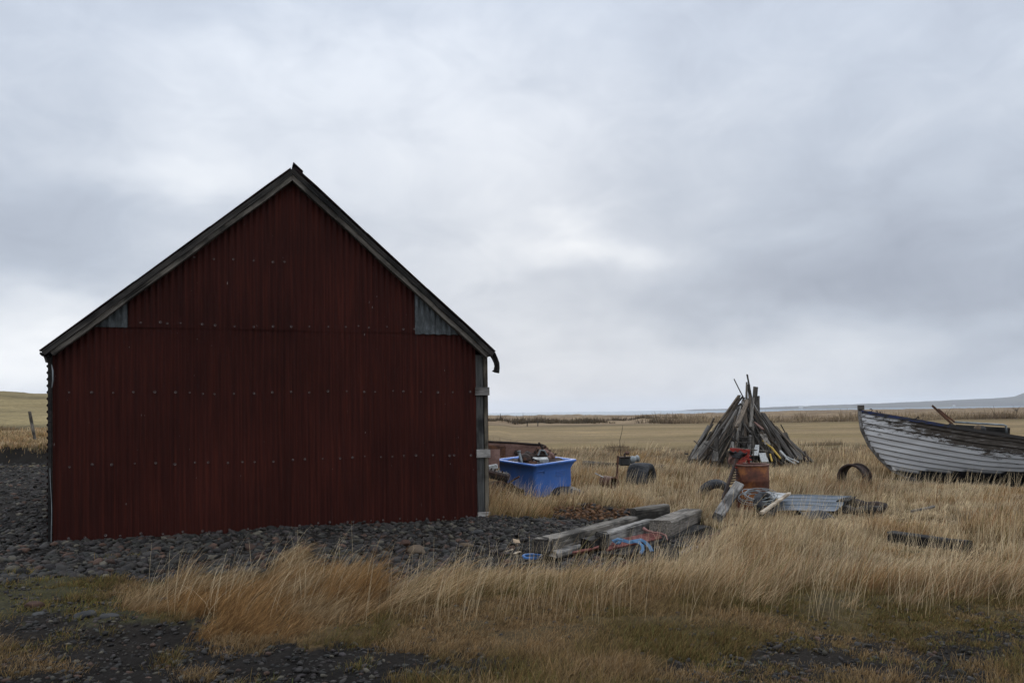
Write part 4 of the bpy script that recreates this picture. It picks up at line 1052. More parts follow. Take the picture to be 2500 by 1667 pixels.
bm_('squared_timber', (1490, 1362), (1700, 1290), 9.9, 12.4, .40, .12, M_wooddk, 38, 'wide dark bearer under the red corrugated sheets', rag=.03, wob=.01)
t1_ = [o_ for o_ in bpy.data.objects if o_.name.startswith('squared_timber') and o_.get('label', '').startswith('long grey')][0]
mb_timber(.16, .222, .178, 77, rag=.05, wob=.016, seg=.03).obj('rotten_end', M_woodd, t1_, Matrix.Translation((-.035, 0, -.004)))
t2_ = [o_ for o_ in bpy.data.objects if o_.name.startswith('squared_timber') and o_.get('label', '').startswith('pale smooth')][0]
mb_timber(.07, .162, .204, 78, rag=.04, wob=.012, seg=.03).obj('rotten_end', M_woodd, t2_, Matrix.Translation((-.02, 0, -.004)))
# red corrugated offcuts
def redsheet(a, b, c_, d_, label, seed):
    A_, B_, C_, D_ = a, b, c_, d_
    def f_(i, j): p = A_.lerp(B_, i).lerp(D_.lerp(C_, i), j); return p+Vector((0, 0, .022*math.sin(j*2*math.pi*5)+.01*math.sin(i*4+seed)))
    return tag(MB().grid(f_, 14, 42).obj('red_sheet', M_redsh, solid=.004, smooth=True), label, 'corrugated sheet')
M_redsh = rust('faded_red_sheet', (.06, .020, .016), (.16, .050, .040), (.25, .10, .085), 5)
redsheet(pz(1480, 1347, 9.75), pz(1616, 1312, 11.0), pz(1604, 1297, 11.25), pz(1500, 1322, 10.1), 'faded red corrugated sheet under the blue strap', 1)
redsheet(pz(1520, 1318, 10.9), pz(1628, 1296, 11.9), pz(1612, 1288, 12.2), pz(1508, 1312, 11.3), 'second red corrugated sheet under the pale timber', 2)
redsheet(pz(1380, 1352, 9.9), pz(1462, 1338, 10.2), pz(1460, 1332, 10.5), pz(1382, 1345, 10.2), 'dull red sheet edge below the long grey timber', 3)
tag(MB().grid(lambda i, j: lerp(pz(1495, 1352, 9.9), pz(1612, 1322, 11.2), i)+Vector((0, .05*math.sin(i*9), -.16*j+.03*math.sin(i*14+j*3))), 24, 6).obj('dark_sheeting', M_tarp, solid=.008, smooth=True), 'dark torn sheeting hanging below the red corrugated sheet', 'sheeting')
# blue strap and pink rope
def ribbon(pts_, wd_, up_=(0, 0, 1)):
    b = MB(); vs_ = []; pts_ = [Vector(p) for p in pts_]
    for i, p in enumerate(pts_):
        t_2 = (pts_[min(i+1, len(pts_)-1)]-pts_[max(i-1, 0)]).normalized(); s_ = t_2.cross(Vector((.2, -.7, .6))).normalized()
        for q_ in (-.5, 0, .5): vs_.append(p+s_*wd_*q_+Vector((0, 0, .004*math.cos(q_*6))))
    b.add(vs_, grid_faces(len(pts_), 3)); return b
k = NT('blue_strap'); k.col(k.ramp(k.noise(k.co(), 9, 4), [(.3, (.03, .09, .17)), (.7, (.09, .18, .29))])).rough(.6); M_strap = k.m
YB = 10.25
st = e_at('blue_strap', mw((0, 0, 0)), 'knotted pale blue strap draped over the red corrugated sheet', 'strap')
ribbon([pz(x_, y_, Y_) for x_, y_, Y_ in [(1496, 1321, 9.7), (1510, 1316, 9.8), (1522, 1318, 9.85), (1536, 1322, 9.9), (1550, 1320, 9.95), (1566, 1317, 10.0), (1576, 1323, 10.0), (1586, 1333, 9.95), (1592, 1345, 9.9)]], .050).obj('strap_band', M_strap, st, solid=.004)
ribbon([pz(x_, y_, Y_) for x_, y_, Y_ in [(1545, 1319, 9.9), (1558, 1322, 9.9), (1568, 1330, 9.85), (1570, 1340, 9.8), (1563, 1350, 9.75)]], .040).obj('strap_band', M_strap, st, solid=.004)
MB().tube([pz(1500, 1322, 9.68), pz(1508, 1316, 9.68), pz(1518, 1318, 9.68), pz(1513, 1325, 9.68), pz(1502, 1325, 9.68)], .020, 7).obj('strap_knot', M_strap, st, smooth=True)
k = NT('pink_rope'); k.col((.22, .11, .095)); tag(MB().tube([pz(x_, y_, Y_) for x_, y_, Y_ in [(1572, 1290, 11.0), (1580, 1295, 10.9), (1595, 1299, 10.9), (1612, 1301, 10.95), (1625, 1306, 10.9), (1630, 1318, 10.8)]], [.026, .018, .014, .014, .012, .006], 7).obj('pink_rope', k.m), 'faded pink rope end hanging beside the thickest timber', 'rope')
ex_poly.append([(-.1, 8.75), (1.3, 8.85), (2.7, 10.3), (3.3, 12.0), (2.9, 13.4), (1.6, 13.2), (.0, 10.2)])
# blue ring, chips of wood and paper
rg_ = loc_on(1300, 1364, .03); pts_ = [Vector((.115*math.cos(a), .095*math.sin(a), .004*math.sin(3*a))) for a in np.linspace(0, 2*math.pi, 33)]
tag(MB().tube(pts_, .022, 9, cap=False).obj('blue_ring', M_blue, mw=mw(rg_, .2, R_(4)), smooth=True), 'small bright blue plastic ring lying on the gravel', 'ring')
pp = loc_on(1261, 1332, .05)
tag(MB().grid(lambda i, j: (-.05+.10*i, -.035+.07*j, .02*math.sin(i*3+j*2)), 6, 5).obj('paper_scrap', NT('card').col((.36, .26, .17)).m, mw=mw(pp, .3, R_(50)), solid=.004), 'torn tan card scrap on gravel left of the timber pile', 'card')
for i, (a_, b_) in enumerate([(1232, 1350), (1252, 1355)]):
    q_ = loc_on(a_, b_, .02); tag(timber('wood_chip', q_, q_+Vector((.10, .04, .02)), .03, .012, M_straw, seed=50+i), ['thin pale wood chip left of the tan card', 'thin pale wood chip nearest the blue ring'][i], 'wood chip')
for i, (a_, b_, c_, d_, m_) in enumerate([(1246, 1388, 1328, 1378, M_wood), (1300, 1396, 1335, 1386, M_woodd), (1250, 1402, 1300, 1408, M_woodd), (1278, 1412, 1330, 1404, M_wood)]):
    q0, q1 = loc_on(a_, b_, .03), loc_on(c_, d_, .03)
    tag(timber('driftwood_stick', q0, q1, .05, .03, m_, seed=60+i, wob=.006), ['grey driftwood stick just below the blue ring', 'short dark stick right of the grey driftwood stick', 'dark flat stick lowest left below the blue ring', 'pale stick lowest right below the blue ring'][i], 'stick')
# rusty curved iron and blue-black bag in grass right of the pile
tag(MB().tube([loc_on(1750, 1312, .05)+Vector((.55*t, .1*math.sin(t*3), .12*math.sin(t*3.1))) for t in np.linspace(0, 1, 9)], .018, 6).obj('curved_iron', M_rustd), 'curved rusty iron strip in grass right of the timber pile', 'scrap metal')
tag(MB().tube([loc_on(1735, 1322, .03)+Vector((.5*t, .1*t, .05+.03*math.sin(t*7))) for t in np.linspace(0, 1, 9)], .011, 6).obj('thin_rope', M_rustp), 'thin pinkish cord lying below the curved iron strip', 'cord')
bp = loc_on(1708, 1345, .0); k = NT('blue_bag'); k.col(k.ramp(k.noise(k.co(), 4, 4), [(.52, (.012, .013, .016)), (.66, (.03, .07, .20))])).rough(.4)
tag(MB().grid(lambda i, j: (-.28+.56*i, -.12+.24*j, .06*math.sin(math.pi*i)**.6*math.sin(math.pi*j)**.6*(1+.4*math.sin(i*17+j*5))), 26, 12).obj('bin_bag', k.m, mw=mw(bp, R_(35)), smooth=True), 'crumpled blue and black bag in grass below the thickest timber', 'bag')
ex_circ += [(bp.x, bp.y, .3)]
# larger rocks that stand out
def rock(px, py, s_, m_, label, seed, flat=.6):
    rd_ = np.random.default_rng(seed); v0, f0 = ico(3); v1 = v0.copy()
    for _ in range(7):
        d = rd_.normal(size=3); d /= np.linalg.norm(d); p = v1@d; v1 -= np.maximum(p-rd_.uniform(.5, .8), 0)[:, None]*d*.85
    v1 *= np.array((1.15, .85, flat)); v1 += (fbm(v0[:, 0]*3+seed, v0[:, 1]*3+v0[:, 2]*2, seed)-.5)[:, None]*v0*.22
    me_ = mesh_np('rock', v1*s_, None, f0); q_ = loc_on(px, py, s_*flat*.12)
    o_ = link('rock', me_, m_, mw=mw(q_, rd_.uniform(0, 3)), smooth=True); return tag(o_, label, 'rock')
rock(83, 1482, .070, M_stoner, 'squarish red-brown rock at the left edge of the moss', 1, .7)
rock(212, 1503, .085, M_stone, 'smooth dark grey rock in the moss below the barn', 2, .55)
rock(268, 1506, .065, M_stone, 'grey rock just right of the smooth dark rock', 3, .55)
rock(92, 1503, .055, M_stone, 'dark rock directly below the red-brown rock', 4)
rock(398, 1470, .065, M_stone, 'small dark rock beside the left tip of the swept grass', 5)
rock(735, 1348, .11, M_stoner, 'rust-coloured cobble on the gravel below the barn middle', 6)
rock(1020, 1350, .15, M_stonet, 'largest tan boulder on the gravel right of centre', 7)
rock(988, 1330, .10, M_stoner, 'reddish cobble just behind the tan boulder', 8)
rock(1137, 1332, .09, M_stonet, 'pale flat cobble left of the tan card', 9, .45)
rock(1165, 1300, .10, M_stone, 'dark rock near the foot of the corner post', 10)
rock(1368, 1258, .09, M_stoner, 'reddish rock on the left shoulder of the gravel mound', 11)
rock(1000, 1432, .14, M_stone, 'dark flat rock where gravel meets the grass', 12, .4)

# --- grey post on the hill --------------------------------------------------
tag(timber('fence_post', pz(85, 1072, 30.5), pz(72, 1004, 30.3), .10, .06, M_wood, seed=70, wob=.003), 'lone leaning grey fence post on the grassy hill left', 'post')
for i, (a_, l_) in enumerate([(1287, 'left of two thin posts far beyond the blue tub'), (1313, 'right of two thin posts far beyond the blue tub')]):
    q_ = pz(a_, 1041, 108); tag(timber('field_post', Vector((q_.x, 108, Hs(q_.x, 108)-.1)), Vector((q_.x+.03, 108, Hs(q_.x, 108)+.75)), .12, .12, M_woodd, seed=80+i), l_, 'post')

# --- heap of planks ---------------------------------------------------------
HX, HY = 7.75, 26.6; HZ = Hs(HX, HY)
plank_meshes = []
for i in range(14):
    ln_ = 2.0; plank_meshes.append(mb_timber(ln_, 1.0, 1.0, 200+i, rag=.03, wob=.03, seg=.25, taper=random.Random(i).choice((1, .8, .65, 1))).obj('plank', M_wood))
for o_ in plank_meshes: COL.objects.unlink(o_)
mats_p = [M_wood, M_wood2, M_wood2, M_woodd, M_wood, M_woodd, M_woodl]
pm = [[None]*len(mats_p) for _ in range(14)]
def plank(p0, p1, w_, h_, label, group='planks leaning into the heap', mi=None, roll=0, mt=None, name='plank', rd_=random):
    fr, ln = frame(p0, p1, (0, 0, 1), roll); bi = rd_.randrange(14); base = plank_meshes[bi].data
    if mt is None:
        mi = rd_.randrange(len(mats_p)) if mi is None else mi
        if pm[bi][mi] is None: pm[bi][mi] = base.copy(); pm[bi][mi].materials[0] = mats_p[mi]
        me_ = pm[bi][mi]
    else: me_ = base.copy(); me_.materials[0] = mt
    o_ = bpy.data.objects.new(name, me_); COL.objects.link(o_)
    o_.matrix_world = fr @ Matrix.Diagonal((ln/2.0, w_, h_, 1)); return tag(o_, label, 'plank', group)
rd = random.Random(11)
names_ = {0: 'weathered grey plank leaning in the tall heap of driftwood', 1: 'weathered brown plank leaning in the tall heap of driftwood', 2: 'weathered brown plank leaning in the tall heap of driftwood', 3: 'dark rotten plank leaning in the tall heap of driftwood', 4: 'weathered grey plank leaning in the tall heap of driftwood', 5: 'dark rotten plank leaning in the tall heap of driftwood', 6: 'pale grey plank leaning in the tall heap of driftwood'}
nP = 170
for i in range(nP):
    lay = i/nP
    th = rd.uniform(0, 2*math.pi) if i % 5 else rd.uniform(math.pi, 2*math.pi)
    if i > 30 and rd.random() < .55: th = rd.uniform(math.pi*.95, math.pi*2.05)
    rb = rd.uniform(1.20, 1.60)+.28*lay
    ex = 1.10 if abs(math.cos(th)) > .6 else .95
    foot = Vector((HX+rb*ex*math.cos(th), HY+rb*math.sin(th), HZ+rd.uniform(-.05, .05)))
    apex = Vector((HX+.12+rd.gauss(0, .05)+.03*math.cos(th), HY+rd.gauss(0, .08)+.14*math.sin(th), 1.88+rd.uniform(-.25, .20)))
    full = (apex-foot).length
    frac = rd.choice((rd.uniform(.35, .7), rd.uniform(.5, .85), rd.uniform(.8, 1.0), rd.uniform(.88, 1.0)))
    start = 0 if rd.random() < .75 else rd.uniform(.05, .4)
    d = (apex-foot); out = Vector((math.cos(th), math.sin(th), .5))*.05*rd.random()*3*lay
    sk = Vector((rd.gauss(0, .08), rd.gauss(0, .05), 0)) if frac+start*.6 > .75 else Vector((rd.gauss(0, .22), 0, 0))
    a = foot+d*start+out; b_ = foot+d*min(frac+start*.6, 1.0)+out+sk
    mi = rd.randrange(len(mats_p))
    w_ = rd.choice((.045, .055, .07, .09, .14)); h_ = rd.uniform(.022, .05)
    if w_ < .1: h_ = rd.uniform(.035, .07)
    plank(a, b_, w_, h_, names_[mi], mi=mi, roll=rd.uniform(-.5, .5), rd_=rd)
for i in range(85):
    th = rd.choice((rd.uniform(math.pi*.9, math.pi*1.45), rd.uniform(math.pi*1.4, math.pi*2.12), rd.uniform(math.pi*1.5, math.pi*2.12)))
    rb = rd.uniform(1.6, 2.05); foot = Vector((HX+.12+rb*1.08*math.cos(th), HY+rb*.95*math.sin(th), HZ+rd.uniform(-.05, .08)))
    top_ = Vector((HX+.1+rb*.25*math.cos(th), HY+rb*.3*math.sin(th), HZ+1.62)); d = top_-foot; st_ = rd.uniform(0, .35); fr_ = st_+rd.uniform(.22, .5)
    sk = Vector((rd.gauss(0, .22), rd.gauss(0, .08), rd.uniform(0, .08))); mi = rd.randrange(len(mats_p))
    plank(foot+d*st_+Vector((0, -.06, .04)), foot+d*fr_+sk+Vector((0, -.10, .06)), rd.choice((.05, .07, .10, .15)), rd.uniform(.02, .06), names_[mi], mi=mi, roll=rd.uniform(-.9, .9), rd_=rd)
YH = 25.6
spec = [((1985, 1128), (1925, 1072), .09, .05, 0, 'low grey plank at the outermost right of the heap', 'plank'), ((1972, 1130), (1893, 1040), .10, .05, 1, 'long brown plank low on the right slope', 'plank'),
        ((1948, 1130), (1880, 1052), .08, .04, 4, 'narrow grey plank inside the right slope', 'plank'),
        ((1850, 1040), (1792, 925), .07, .05, 3, 'long dark pole jutting up and left from the heap top', 'pole'),
        ((1842, 1010), (1824, 914), .05, .04, 3, 'thinnest tallest stick at the very top of the heap', 'pole'),
        ((1822, 1010), (1823, 933), .09, .05, 4, 'narrow upright board just left of the heap tip', 'plank'),
        ((1838, 1020), (1827, 938), .10, .05, 3, 'dark upright board at the centre of the heap tip', 'plank'),
        ((1836, 1060), (1845, 944), .14, .08, 0, 'thick grey post standing right of the heap tip', 'plank'),
        ((1850, 1020), (1851, 967), .13, .06, 0, 'short squared post end right below the heap tip', 'plank'),
        ((1833, 1042), (1838, 972), .10, .04, 0, 'pointed grey board hanging in the heap front', 'plank'),
        ((1797, 1042), (1827, 975), .17, .05, 1, 'broad brown board on the upper left of the heap', 'plank'),
        ((1955, 1122), (1912, 1058), .17, .05, 0, 'wide grey board on the right slope of the heap', 'plank'),
        ((1935, 1118), (1862, 1008), .15, .05, 3, 'long notched dark board down the right slope', 'plank'),
        ((1700, 1124), (1790, 1004), .13, .05, 3, 'long dark board down the left slope', 'plank'),
        ((1694, 1122), (1726, 1078), .22, .06, 0, 'broad grey board at the left foot of the heap', 'plank'),
        ((1745, 1126), (1748, 1092), .20, .05, 0, 'stubby upright board at the lower left front', 'plank')]
for a_, b_, w_, h_, mi, lb, nm_ in spec:
    yo = -1.0 if a_[1] > 1050 else (0.2 if a_[1] < 1045 else -.4)
    if nm_ == 'pole' or b_[1] < 970: ya, yb = YH+.7, YH+.95
    else: ya, yb = YH-1.0+.0, YH+.35
    if b_[1] < 970 and a_[1] < 1025: ya, yb = YH+.55, YH+.9
    plank(pz(*a_, ya), pz(*b_, yb), w_, h_, lb, mi=mi, name=nm_, rd_=rd)
# ladder-like frame, slats, painted pieces
for i, (a_, b_, w_, mt_, lb) in enumerate([((1805, 1067), (1841, 1068), .10, M_wood, 'upper cross slat of the broken ladder in the heap'), ((1803, 1079), (1840, 1081), .10, M_wood, 'lower cross slat of the broken ladder in the heap'),
     ((1786, 1093), (1874, 1101), .09, M_wood, 'long horizontal board above the barrel in the heap front'), ((1839, 1035), (1839, 1112), .07, M_wood, 'upright rail of the broken ladder in the heap'),
     ((1719, 1082), (1750, 1100), .06, M_wood, 'round pole lying across the left slope'), ((1695, 1076), (1705, 1084), .07, M_wood2, 'short brown stick end poking out at far left'), ((1704, 1088), (1711, 1077), .06, M_woodd, 'short dark stick crossing the brown one at far left'),
     ((1862, 1075), (1888, 1096), .06, M_yellow, 'yellow painted lath in the right front of the heap'), ((1884, 1092), (1906, 1119), .07, M_yellow, 'lower yellow painted lath in the heap front'),
     ((1880, 1108), (1885, 1126), .05, M_yellow, 'short yellow stub near the barrel'),
     ((1843, 1112), (1849, 1086), .20, M_white, 'white weathered slab in the middle of the heap front'), ((1868, 1128), (1860, 1106), .22, M_white, 'white slab leaning just above the barrel'),
     ((1905, 1100), (1927, 1124), .08, M_white, 'narrow white board left of the white tail boards'), ((1922, 1115), (1950, 1128), .14, M_white, 'white flaking board spreading at the right foot'), ((1918, 1119), (1943, 1132), .10, M_white, 'second white flaking board at the right foot'),
     ((1863, 1048), (1842, 1030), .16, M_rustp, 'reddish board across the upper front of the heap'), ((1875, 1086), (1862, 1060), .2, M_wood, 'square grey offcut in the right front'),
     ((1816, 1034), (1832, 1056), .06, M_wood, 'thin bright stick crossing the middle of the heap'), ((1828, 1032), (1842, 1058), .05, M_wood, 'thin bent stick beside the middle crossing stick'),
     ((1977, 1126), (1964, 1101), .06, M_rustd, 'small rusty stake standing right of the heap'), ((1972, 1130), (1962, 1116), .05, M_rustd, 'shorter rusty stake beside the small stake')]):
    depth = .35 if a_[1] < 1060 and b_[1] < 1062 else 0
    ya = YH-1.05+.0 + (1130-a_[1])/80.0; yb = YH-1.05+(1130-b_[1])/80.0
    plank(pz(*a_, ya-.08), pz(*b_, yb-.08), w_, .04, lb, mt=mt_, rd_=rd)
tag(timber('fallen_stick', pz(1672, 1107, 25.6), pz(1680, 1108, 25.6), .05, .05, M_woodd, seed=90), 'tiny dark stick end left of the heap in the grass', 'stick')
ex_circ.append((HX, HY, 1.6))

# --- boat --------------------------------------------------------------------
YBT = 20.5; bw = P(2098, 1000, YBT); ZG = -.36
boat = e_at('rowing_boat', mw((bw[0], YBT, ZG), R_(-4)), 'old white clinker-built wooden boat with flaking paint resting in the grass', 'boat')
BL, BB = 8.2, 1.25
k = NT('boat_paint'); tcz = k.n('ShaderNodeTexCoord'); sp = k.n('ShaderNodeSeparateXYZ'); k.l(tcz.outputs['Object'], sp.inputs[0])
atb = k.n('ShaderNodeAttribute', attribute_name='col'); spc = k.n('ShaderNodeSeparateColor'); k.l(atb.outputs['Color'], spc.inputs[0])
pn = k.noise(k.co(rnd=False, scale=(.9, .9, 4)), 4.2, 10, .82); pn2 = k.noise(k.co(rnd=False, scale=(.5, .5, 1.2)), 1.3, 4, .6)
wear = k.math('ADD', k.math('MULTIPLY', spc.outputs[0], .50), k.math('ADD', k.math('MULTIPLY', k.math('SUBTRACT', pn, .5), 1.7), k.math('MULTIPLY', k.math('SUBTRACT', pn2, .5), .7)))
msk = k.ramp(wear, [(.215, 0.0), (.26, 1.0)])
white = k.ramp(k.noise(k.co(rnd=False, scale=(.6, .6, 3)), 2.2, 5), [(.3, (.46, .455, .45)), (.7, (.62, .62, .615))])
bare = k.ramp(k.noise(k.co(rnd=False, scale=(1.2, 1, 14)), 4, 6, .65), [(.3, (.030, .024, .018)), (.55, (.075, .062, .050)), (.70, (.26, .24, .22))])
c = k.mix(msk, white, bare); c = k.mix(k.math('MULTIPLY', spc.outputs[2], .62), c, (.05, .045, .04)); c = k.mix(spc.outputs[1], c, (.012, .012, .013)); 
k.col(c).rough(.75); k.bump(k.math('ADD', pn, k.math('MULTIPLY', msk, -.4)), .008, .6); M_boat = k.m
stem = [(0, 1.95), (.01, 1.69), (.05, 1.37), (.24, .94), (.50, .59), (.83, .27), (1.42, .02), (1.6, 0)]
def xs(z): 
    for (a, za), (b, zb) in zip(stem, stem[1:]):
        if z >= zb: return a+(b-a)*(za-z)/(za-zb) if za != zb else b
    return 1.6
def sheer(s):
    xx = s*BL; return np.interp(xx, [0, 1.2, 2.4, 4.2, 5.8, 8.2], [1.885, 1.63, 1.38, 1.05, .98, 1.2])
def hull_pt(s, g, side, off=0):
    zk = 0.0; zs2 = float(sheer(s))
    pw = 1.0+.55*min(1, s*3.0)          # sections grow rounder aft
    z = zk+(zs2-zk)*g**pw*(1)+0
    zb = g**1.0*1.86
    fair = (1-s)**3.2
    xb = xs(max(zb, 0))
    x = s*BL+xb*fair
    wf = (math.sin(math.pi*min(.5, s*.62+.0)))**.75 if s < .8 else (math.sin(math.pi*.5))**.8*(1-.18*((s-.8)/.2)**2)
    wf = min(1, (s/.42))**.70 if s < .42 else (1-.25*((s-.42)/.58)**2)
    sect = g**(.95-.35*min(1, s*2.2))
    y = BB*wf*sect*(1-.06*max(0, g-.8)/.2*min(1, s*2))
    return x, side*(y+off*(1 if s > .004 else .3)), z
NS, NK = 60, 12
for side in (-1, 1):
    vs = []; cl = []; rows = []
    for k_ in range(NK):
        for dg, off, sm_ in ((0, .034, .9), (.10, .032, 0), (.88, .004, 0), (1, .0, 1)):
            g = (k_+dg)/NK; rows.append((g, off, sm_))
    for s_i in range(NS):
        s = (s_i/(NS-1))**1.25
        for (g, off, sm_) in rows:
            p = hull_pt(s, g, side, off); vs.append(p)
            top = S(g, .50, 1.0)*(.42+.58*S(s, .02, .32)) + .35*S(s, .14, .3)*S(g, .72, .86) + .55*(1-S(s, .0, .012))*0
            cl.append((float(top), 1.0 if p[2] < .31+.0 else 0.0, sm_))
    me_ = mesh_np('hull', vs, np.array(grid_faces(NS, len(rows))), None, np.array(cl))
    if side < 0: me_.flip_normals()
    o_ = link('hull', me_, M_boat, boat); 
    md = o_.modifiers.new('s', 'SOLIDIFY'); md.thickness = .012; md.offset = -1
# deck edge, gunwale, rubbing strake
k = NT('gunwale'); gx = k.n('ShaderNodeTexCoord'); sp = k.n('ShaderNodeSeparateXYZ'); k.l(gx.outputs['Object'], sp.inputs[0])
bl = k.math('SUBTRACT', k.noise(k.co(rnd=False, scale=(1, 1, 3)), 7, 7, .7), k.math('MULTIPLY', k.math('MAXIMUM', k.math('SUBTRACT', sp.outputs[0], 1.5), 0.0), .22))
k.col(k.mix(k.ramp(bl, [(.46, 0.0), (.52, 1.0)]), (.032, .028, .025), (.022, .032, .085))).rough(.7); M_gun = k.m
for side in (-1, 1):
    pts_ = [Vector(hull_pt(s, 1.0, side, .02)) for s in np.linspace(0.003, 1, 44)]
    vs_ = []
    for p in pts_: vs_ += [p+Vector((0, side*.0, -.07)), p+Vector((0, side*.03, -.065)), p+Vector((0, side*.03, .012)), p+Vector((0, -side*.10, .018)), p+Vector((0, -side*.10, -.01))]
    MB().add(vs_, grid_faces(44, 5, True)).obj('gunwale', M_gun, boat)
# foredeck and dark inside
vs_ = []
for s in np.linspace(.003, .27, 12):
    p = hull_pt(s, 1, 1); 
    for t in (-1, -.5, 0, .5, 1): vs_.append((p[0], p[1]*t*.97, p[2]-.045+.05*(1-t*t)*min(1, s*6)))
MB().add(vs_, grid_faces(12, 5)).obj('foredeck', M_wood, boat, solid=.02)
vs_ = []
for s in np.linspace(.27, 1, 14):
    p = hull_pt(s, .72, 1)
    for t in (-1, 0, 1): vs_.append((p[0], p[1]*t*.96, p[2]-.05))
MB().add(vs_, grid_faces(14, 3)).obj('bottom_boards', M_woodd, boat)
for s in (.42, .62, .8):
    p = hull_pt(s, .9, 1); MB().box(p[0]-.12, p[0]+.12, -p[1]*.96, p[1]*.96, p[2]-.02, p[2]+.02).obj('thwart', M_woodd, boat)
# transom
vs_ = [hull_pt(1.0, g, -1) for g in np.linspace(0, 1, 9)]+[hull_pt(1.0, g, 1) for g in np.linspace(1, 0, 9)]
MB().add(vs_, [tuple(range(18))]).obj('transom', M_boat, boat)
# stem post and keel
pts_ = [Vector((xs(z)-.025, 0, z)) for z in (1.95, 1.86, 1.69, 1.52, 1.37, 1.15, .94, .76, .59, .43, .27, .14, .03)]
b = MB(); vs_ = []
for i, p in enumerate(pts_):
    t_2 = (pts_[min(i+1, len(pts_)-1)]-pts_[max(i-1, 0)]).normalized(); nrm = Vector((-t_2.z, 0, t_2.x)); nrm = nrm if nrm.x < 0 else -nrm
    for a_, c_ in ((.012, -.025), (.012, .025), (-.07, .045), (-.07, -.045)): vs_.append(p+nrm*a_+Vector((0, c_, 0)))
b.add(vs_, grid_faces(len(pts_), 4, True)+[(0, 1, 2, 3)])
M_stem = rust('stem_wood', (.03, .026, .022), (.11, .10, .09), (.30, .29, .28), 7)
b.obj('stem_post', M_stem, boat)
MB().box(1.38, BL*.98, -.04, .04, -.10, .03).obj('keel', M_wooddk, boat)
MB().box(-.035, .115, -.055, .055, 1.895, 2.02, b=.012).obj('stem_head', M_woodd, boat)
# hooks along the deck
def hook(x_, z_, r_): 
    return MB().tube([(x_, 0, z_)]+[(x_+.02+r_*math.cos(a), -.02, z_+.03+r_+r_*math.sin(a)) for a in np.linspace(-2.4, 2.6, 11)], .010, 6)
for sx_, r_ in ((.035, .035), (.06, .022), (.075, .018)):
    p = hull_pt(sx_*.7, 1, -1); hook(p[0]+.06, p[2]-.02, r_).obj('deck_hook', M_rustd, boat)
p = hull_pt(.155, 1, -1); MB().tube([(p[0]-.10, p[1]*.8, p[2]+.02), (p[0]-.04, p[1]*.8, p[2]+.05), (p[0], p[1]*.8, p[2]+.09), (p[0]+.03, p[1]*.8, p[2]+.05)], .016, 6).obj('cleat', M_rustd, boat)
def bl_(px, py, Y): return boat.matrix_world.inverted() @ pz(px, py, Y)
bpy.context.view_layer.update()
Yn = 20.0
timber('rusty_stay', bl_(2326, 1036, Yn), bl_(2276, 990, Yn+.1), .055, .05, M_rust, 0, boat, 3, wob=.001)
timber('rusty_stay', bl_(2330, 1030, Yn), bl_(2291, 999, Yn+.15), .05, .045, M_rust, 0, boat, 4, wob=.001)
MB().tube([bl_(2328, 1030, Yn+.1), bl_(2400, 1034, Yn+.1), bl_(2450, 1037, Yn+.1), bl_(2456, 1039, Yn+.1), bl_(2457, 1056, Yn+.1)], .026, 8).obj('hand_rail', M_galv, boat, smooth=True)
timber('coaming', bl_(2335, 1044, Yn+.6), bl_(2464, 1052, Yn+.6), .05, .17, M_wooddk, 0, boat, 5, wob=.001)
timber('rail_foot', bl_(2318, 1040, Yn-.1), bl_(2346, 1046, Yn-.1), .10, .12, M_woodd, 0, boat, 6, wob=.01)
for i, (px_, py_) in enumerate(((2388, 1043), (2397, 1042))):
    q_ = pz(px_, py_+4, Yn+.15); v0, f0 = ico(2); me_ = mesh_np('deck_stone', v0*np.array((.10, .08, .10-.02*i))*(1+.12*rng.normal(size=(len(v0), 1))), None, f0)
    tag(link('deck_stone', me_, M_stonet if i == 0 else M_stone, mw=mw(q_)), ['pale lump of stone resting on the boat rail', 'darker stone beside the pale lump on the boat'][i], 'stone')
# supports: chocks under the keel
for i, x_ in enumerate((2.2, 4.2, 6.2)):
    pw_ = boat.matrix_world @ Vector((x_, 0, -.02)); 
    tag(timber('keel_block', pw_+Vector((0, -.5, -.08)), pw_+Vector((0, .5, -.08)), .22, .16, M_wooddk, seed=95+i), ['black keel block under the bow of the boat', 'black keel block under the middle of the boat', 'black keel block under the stern of the boat'][i], 'block')
bx = bw[0]
ex_poly.append([(bx+.7, YBT-1.6), (bx+1.6, YBT-2.7), (bx+9, YBT-3.3), (bx+9, YBT+1.4), (bx+1.0, YBT+.4)])

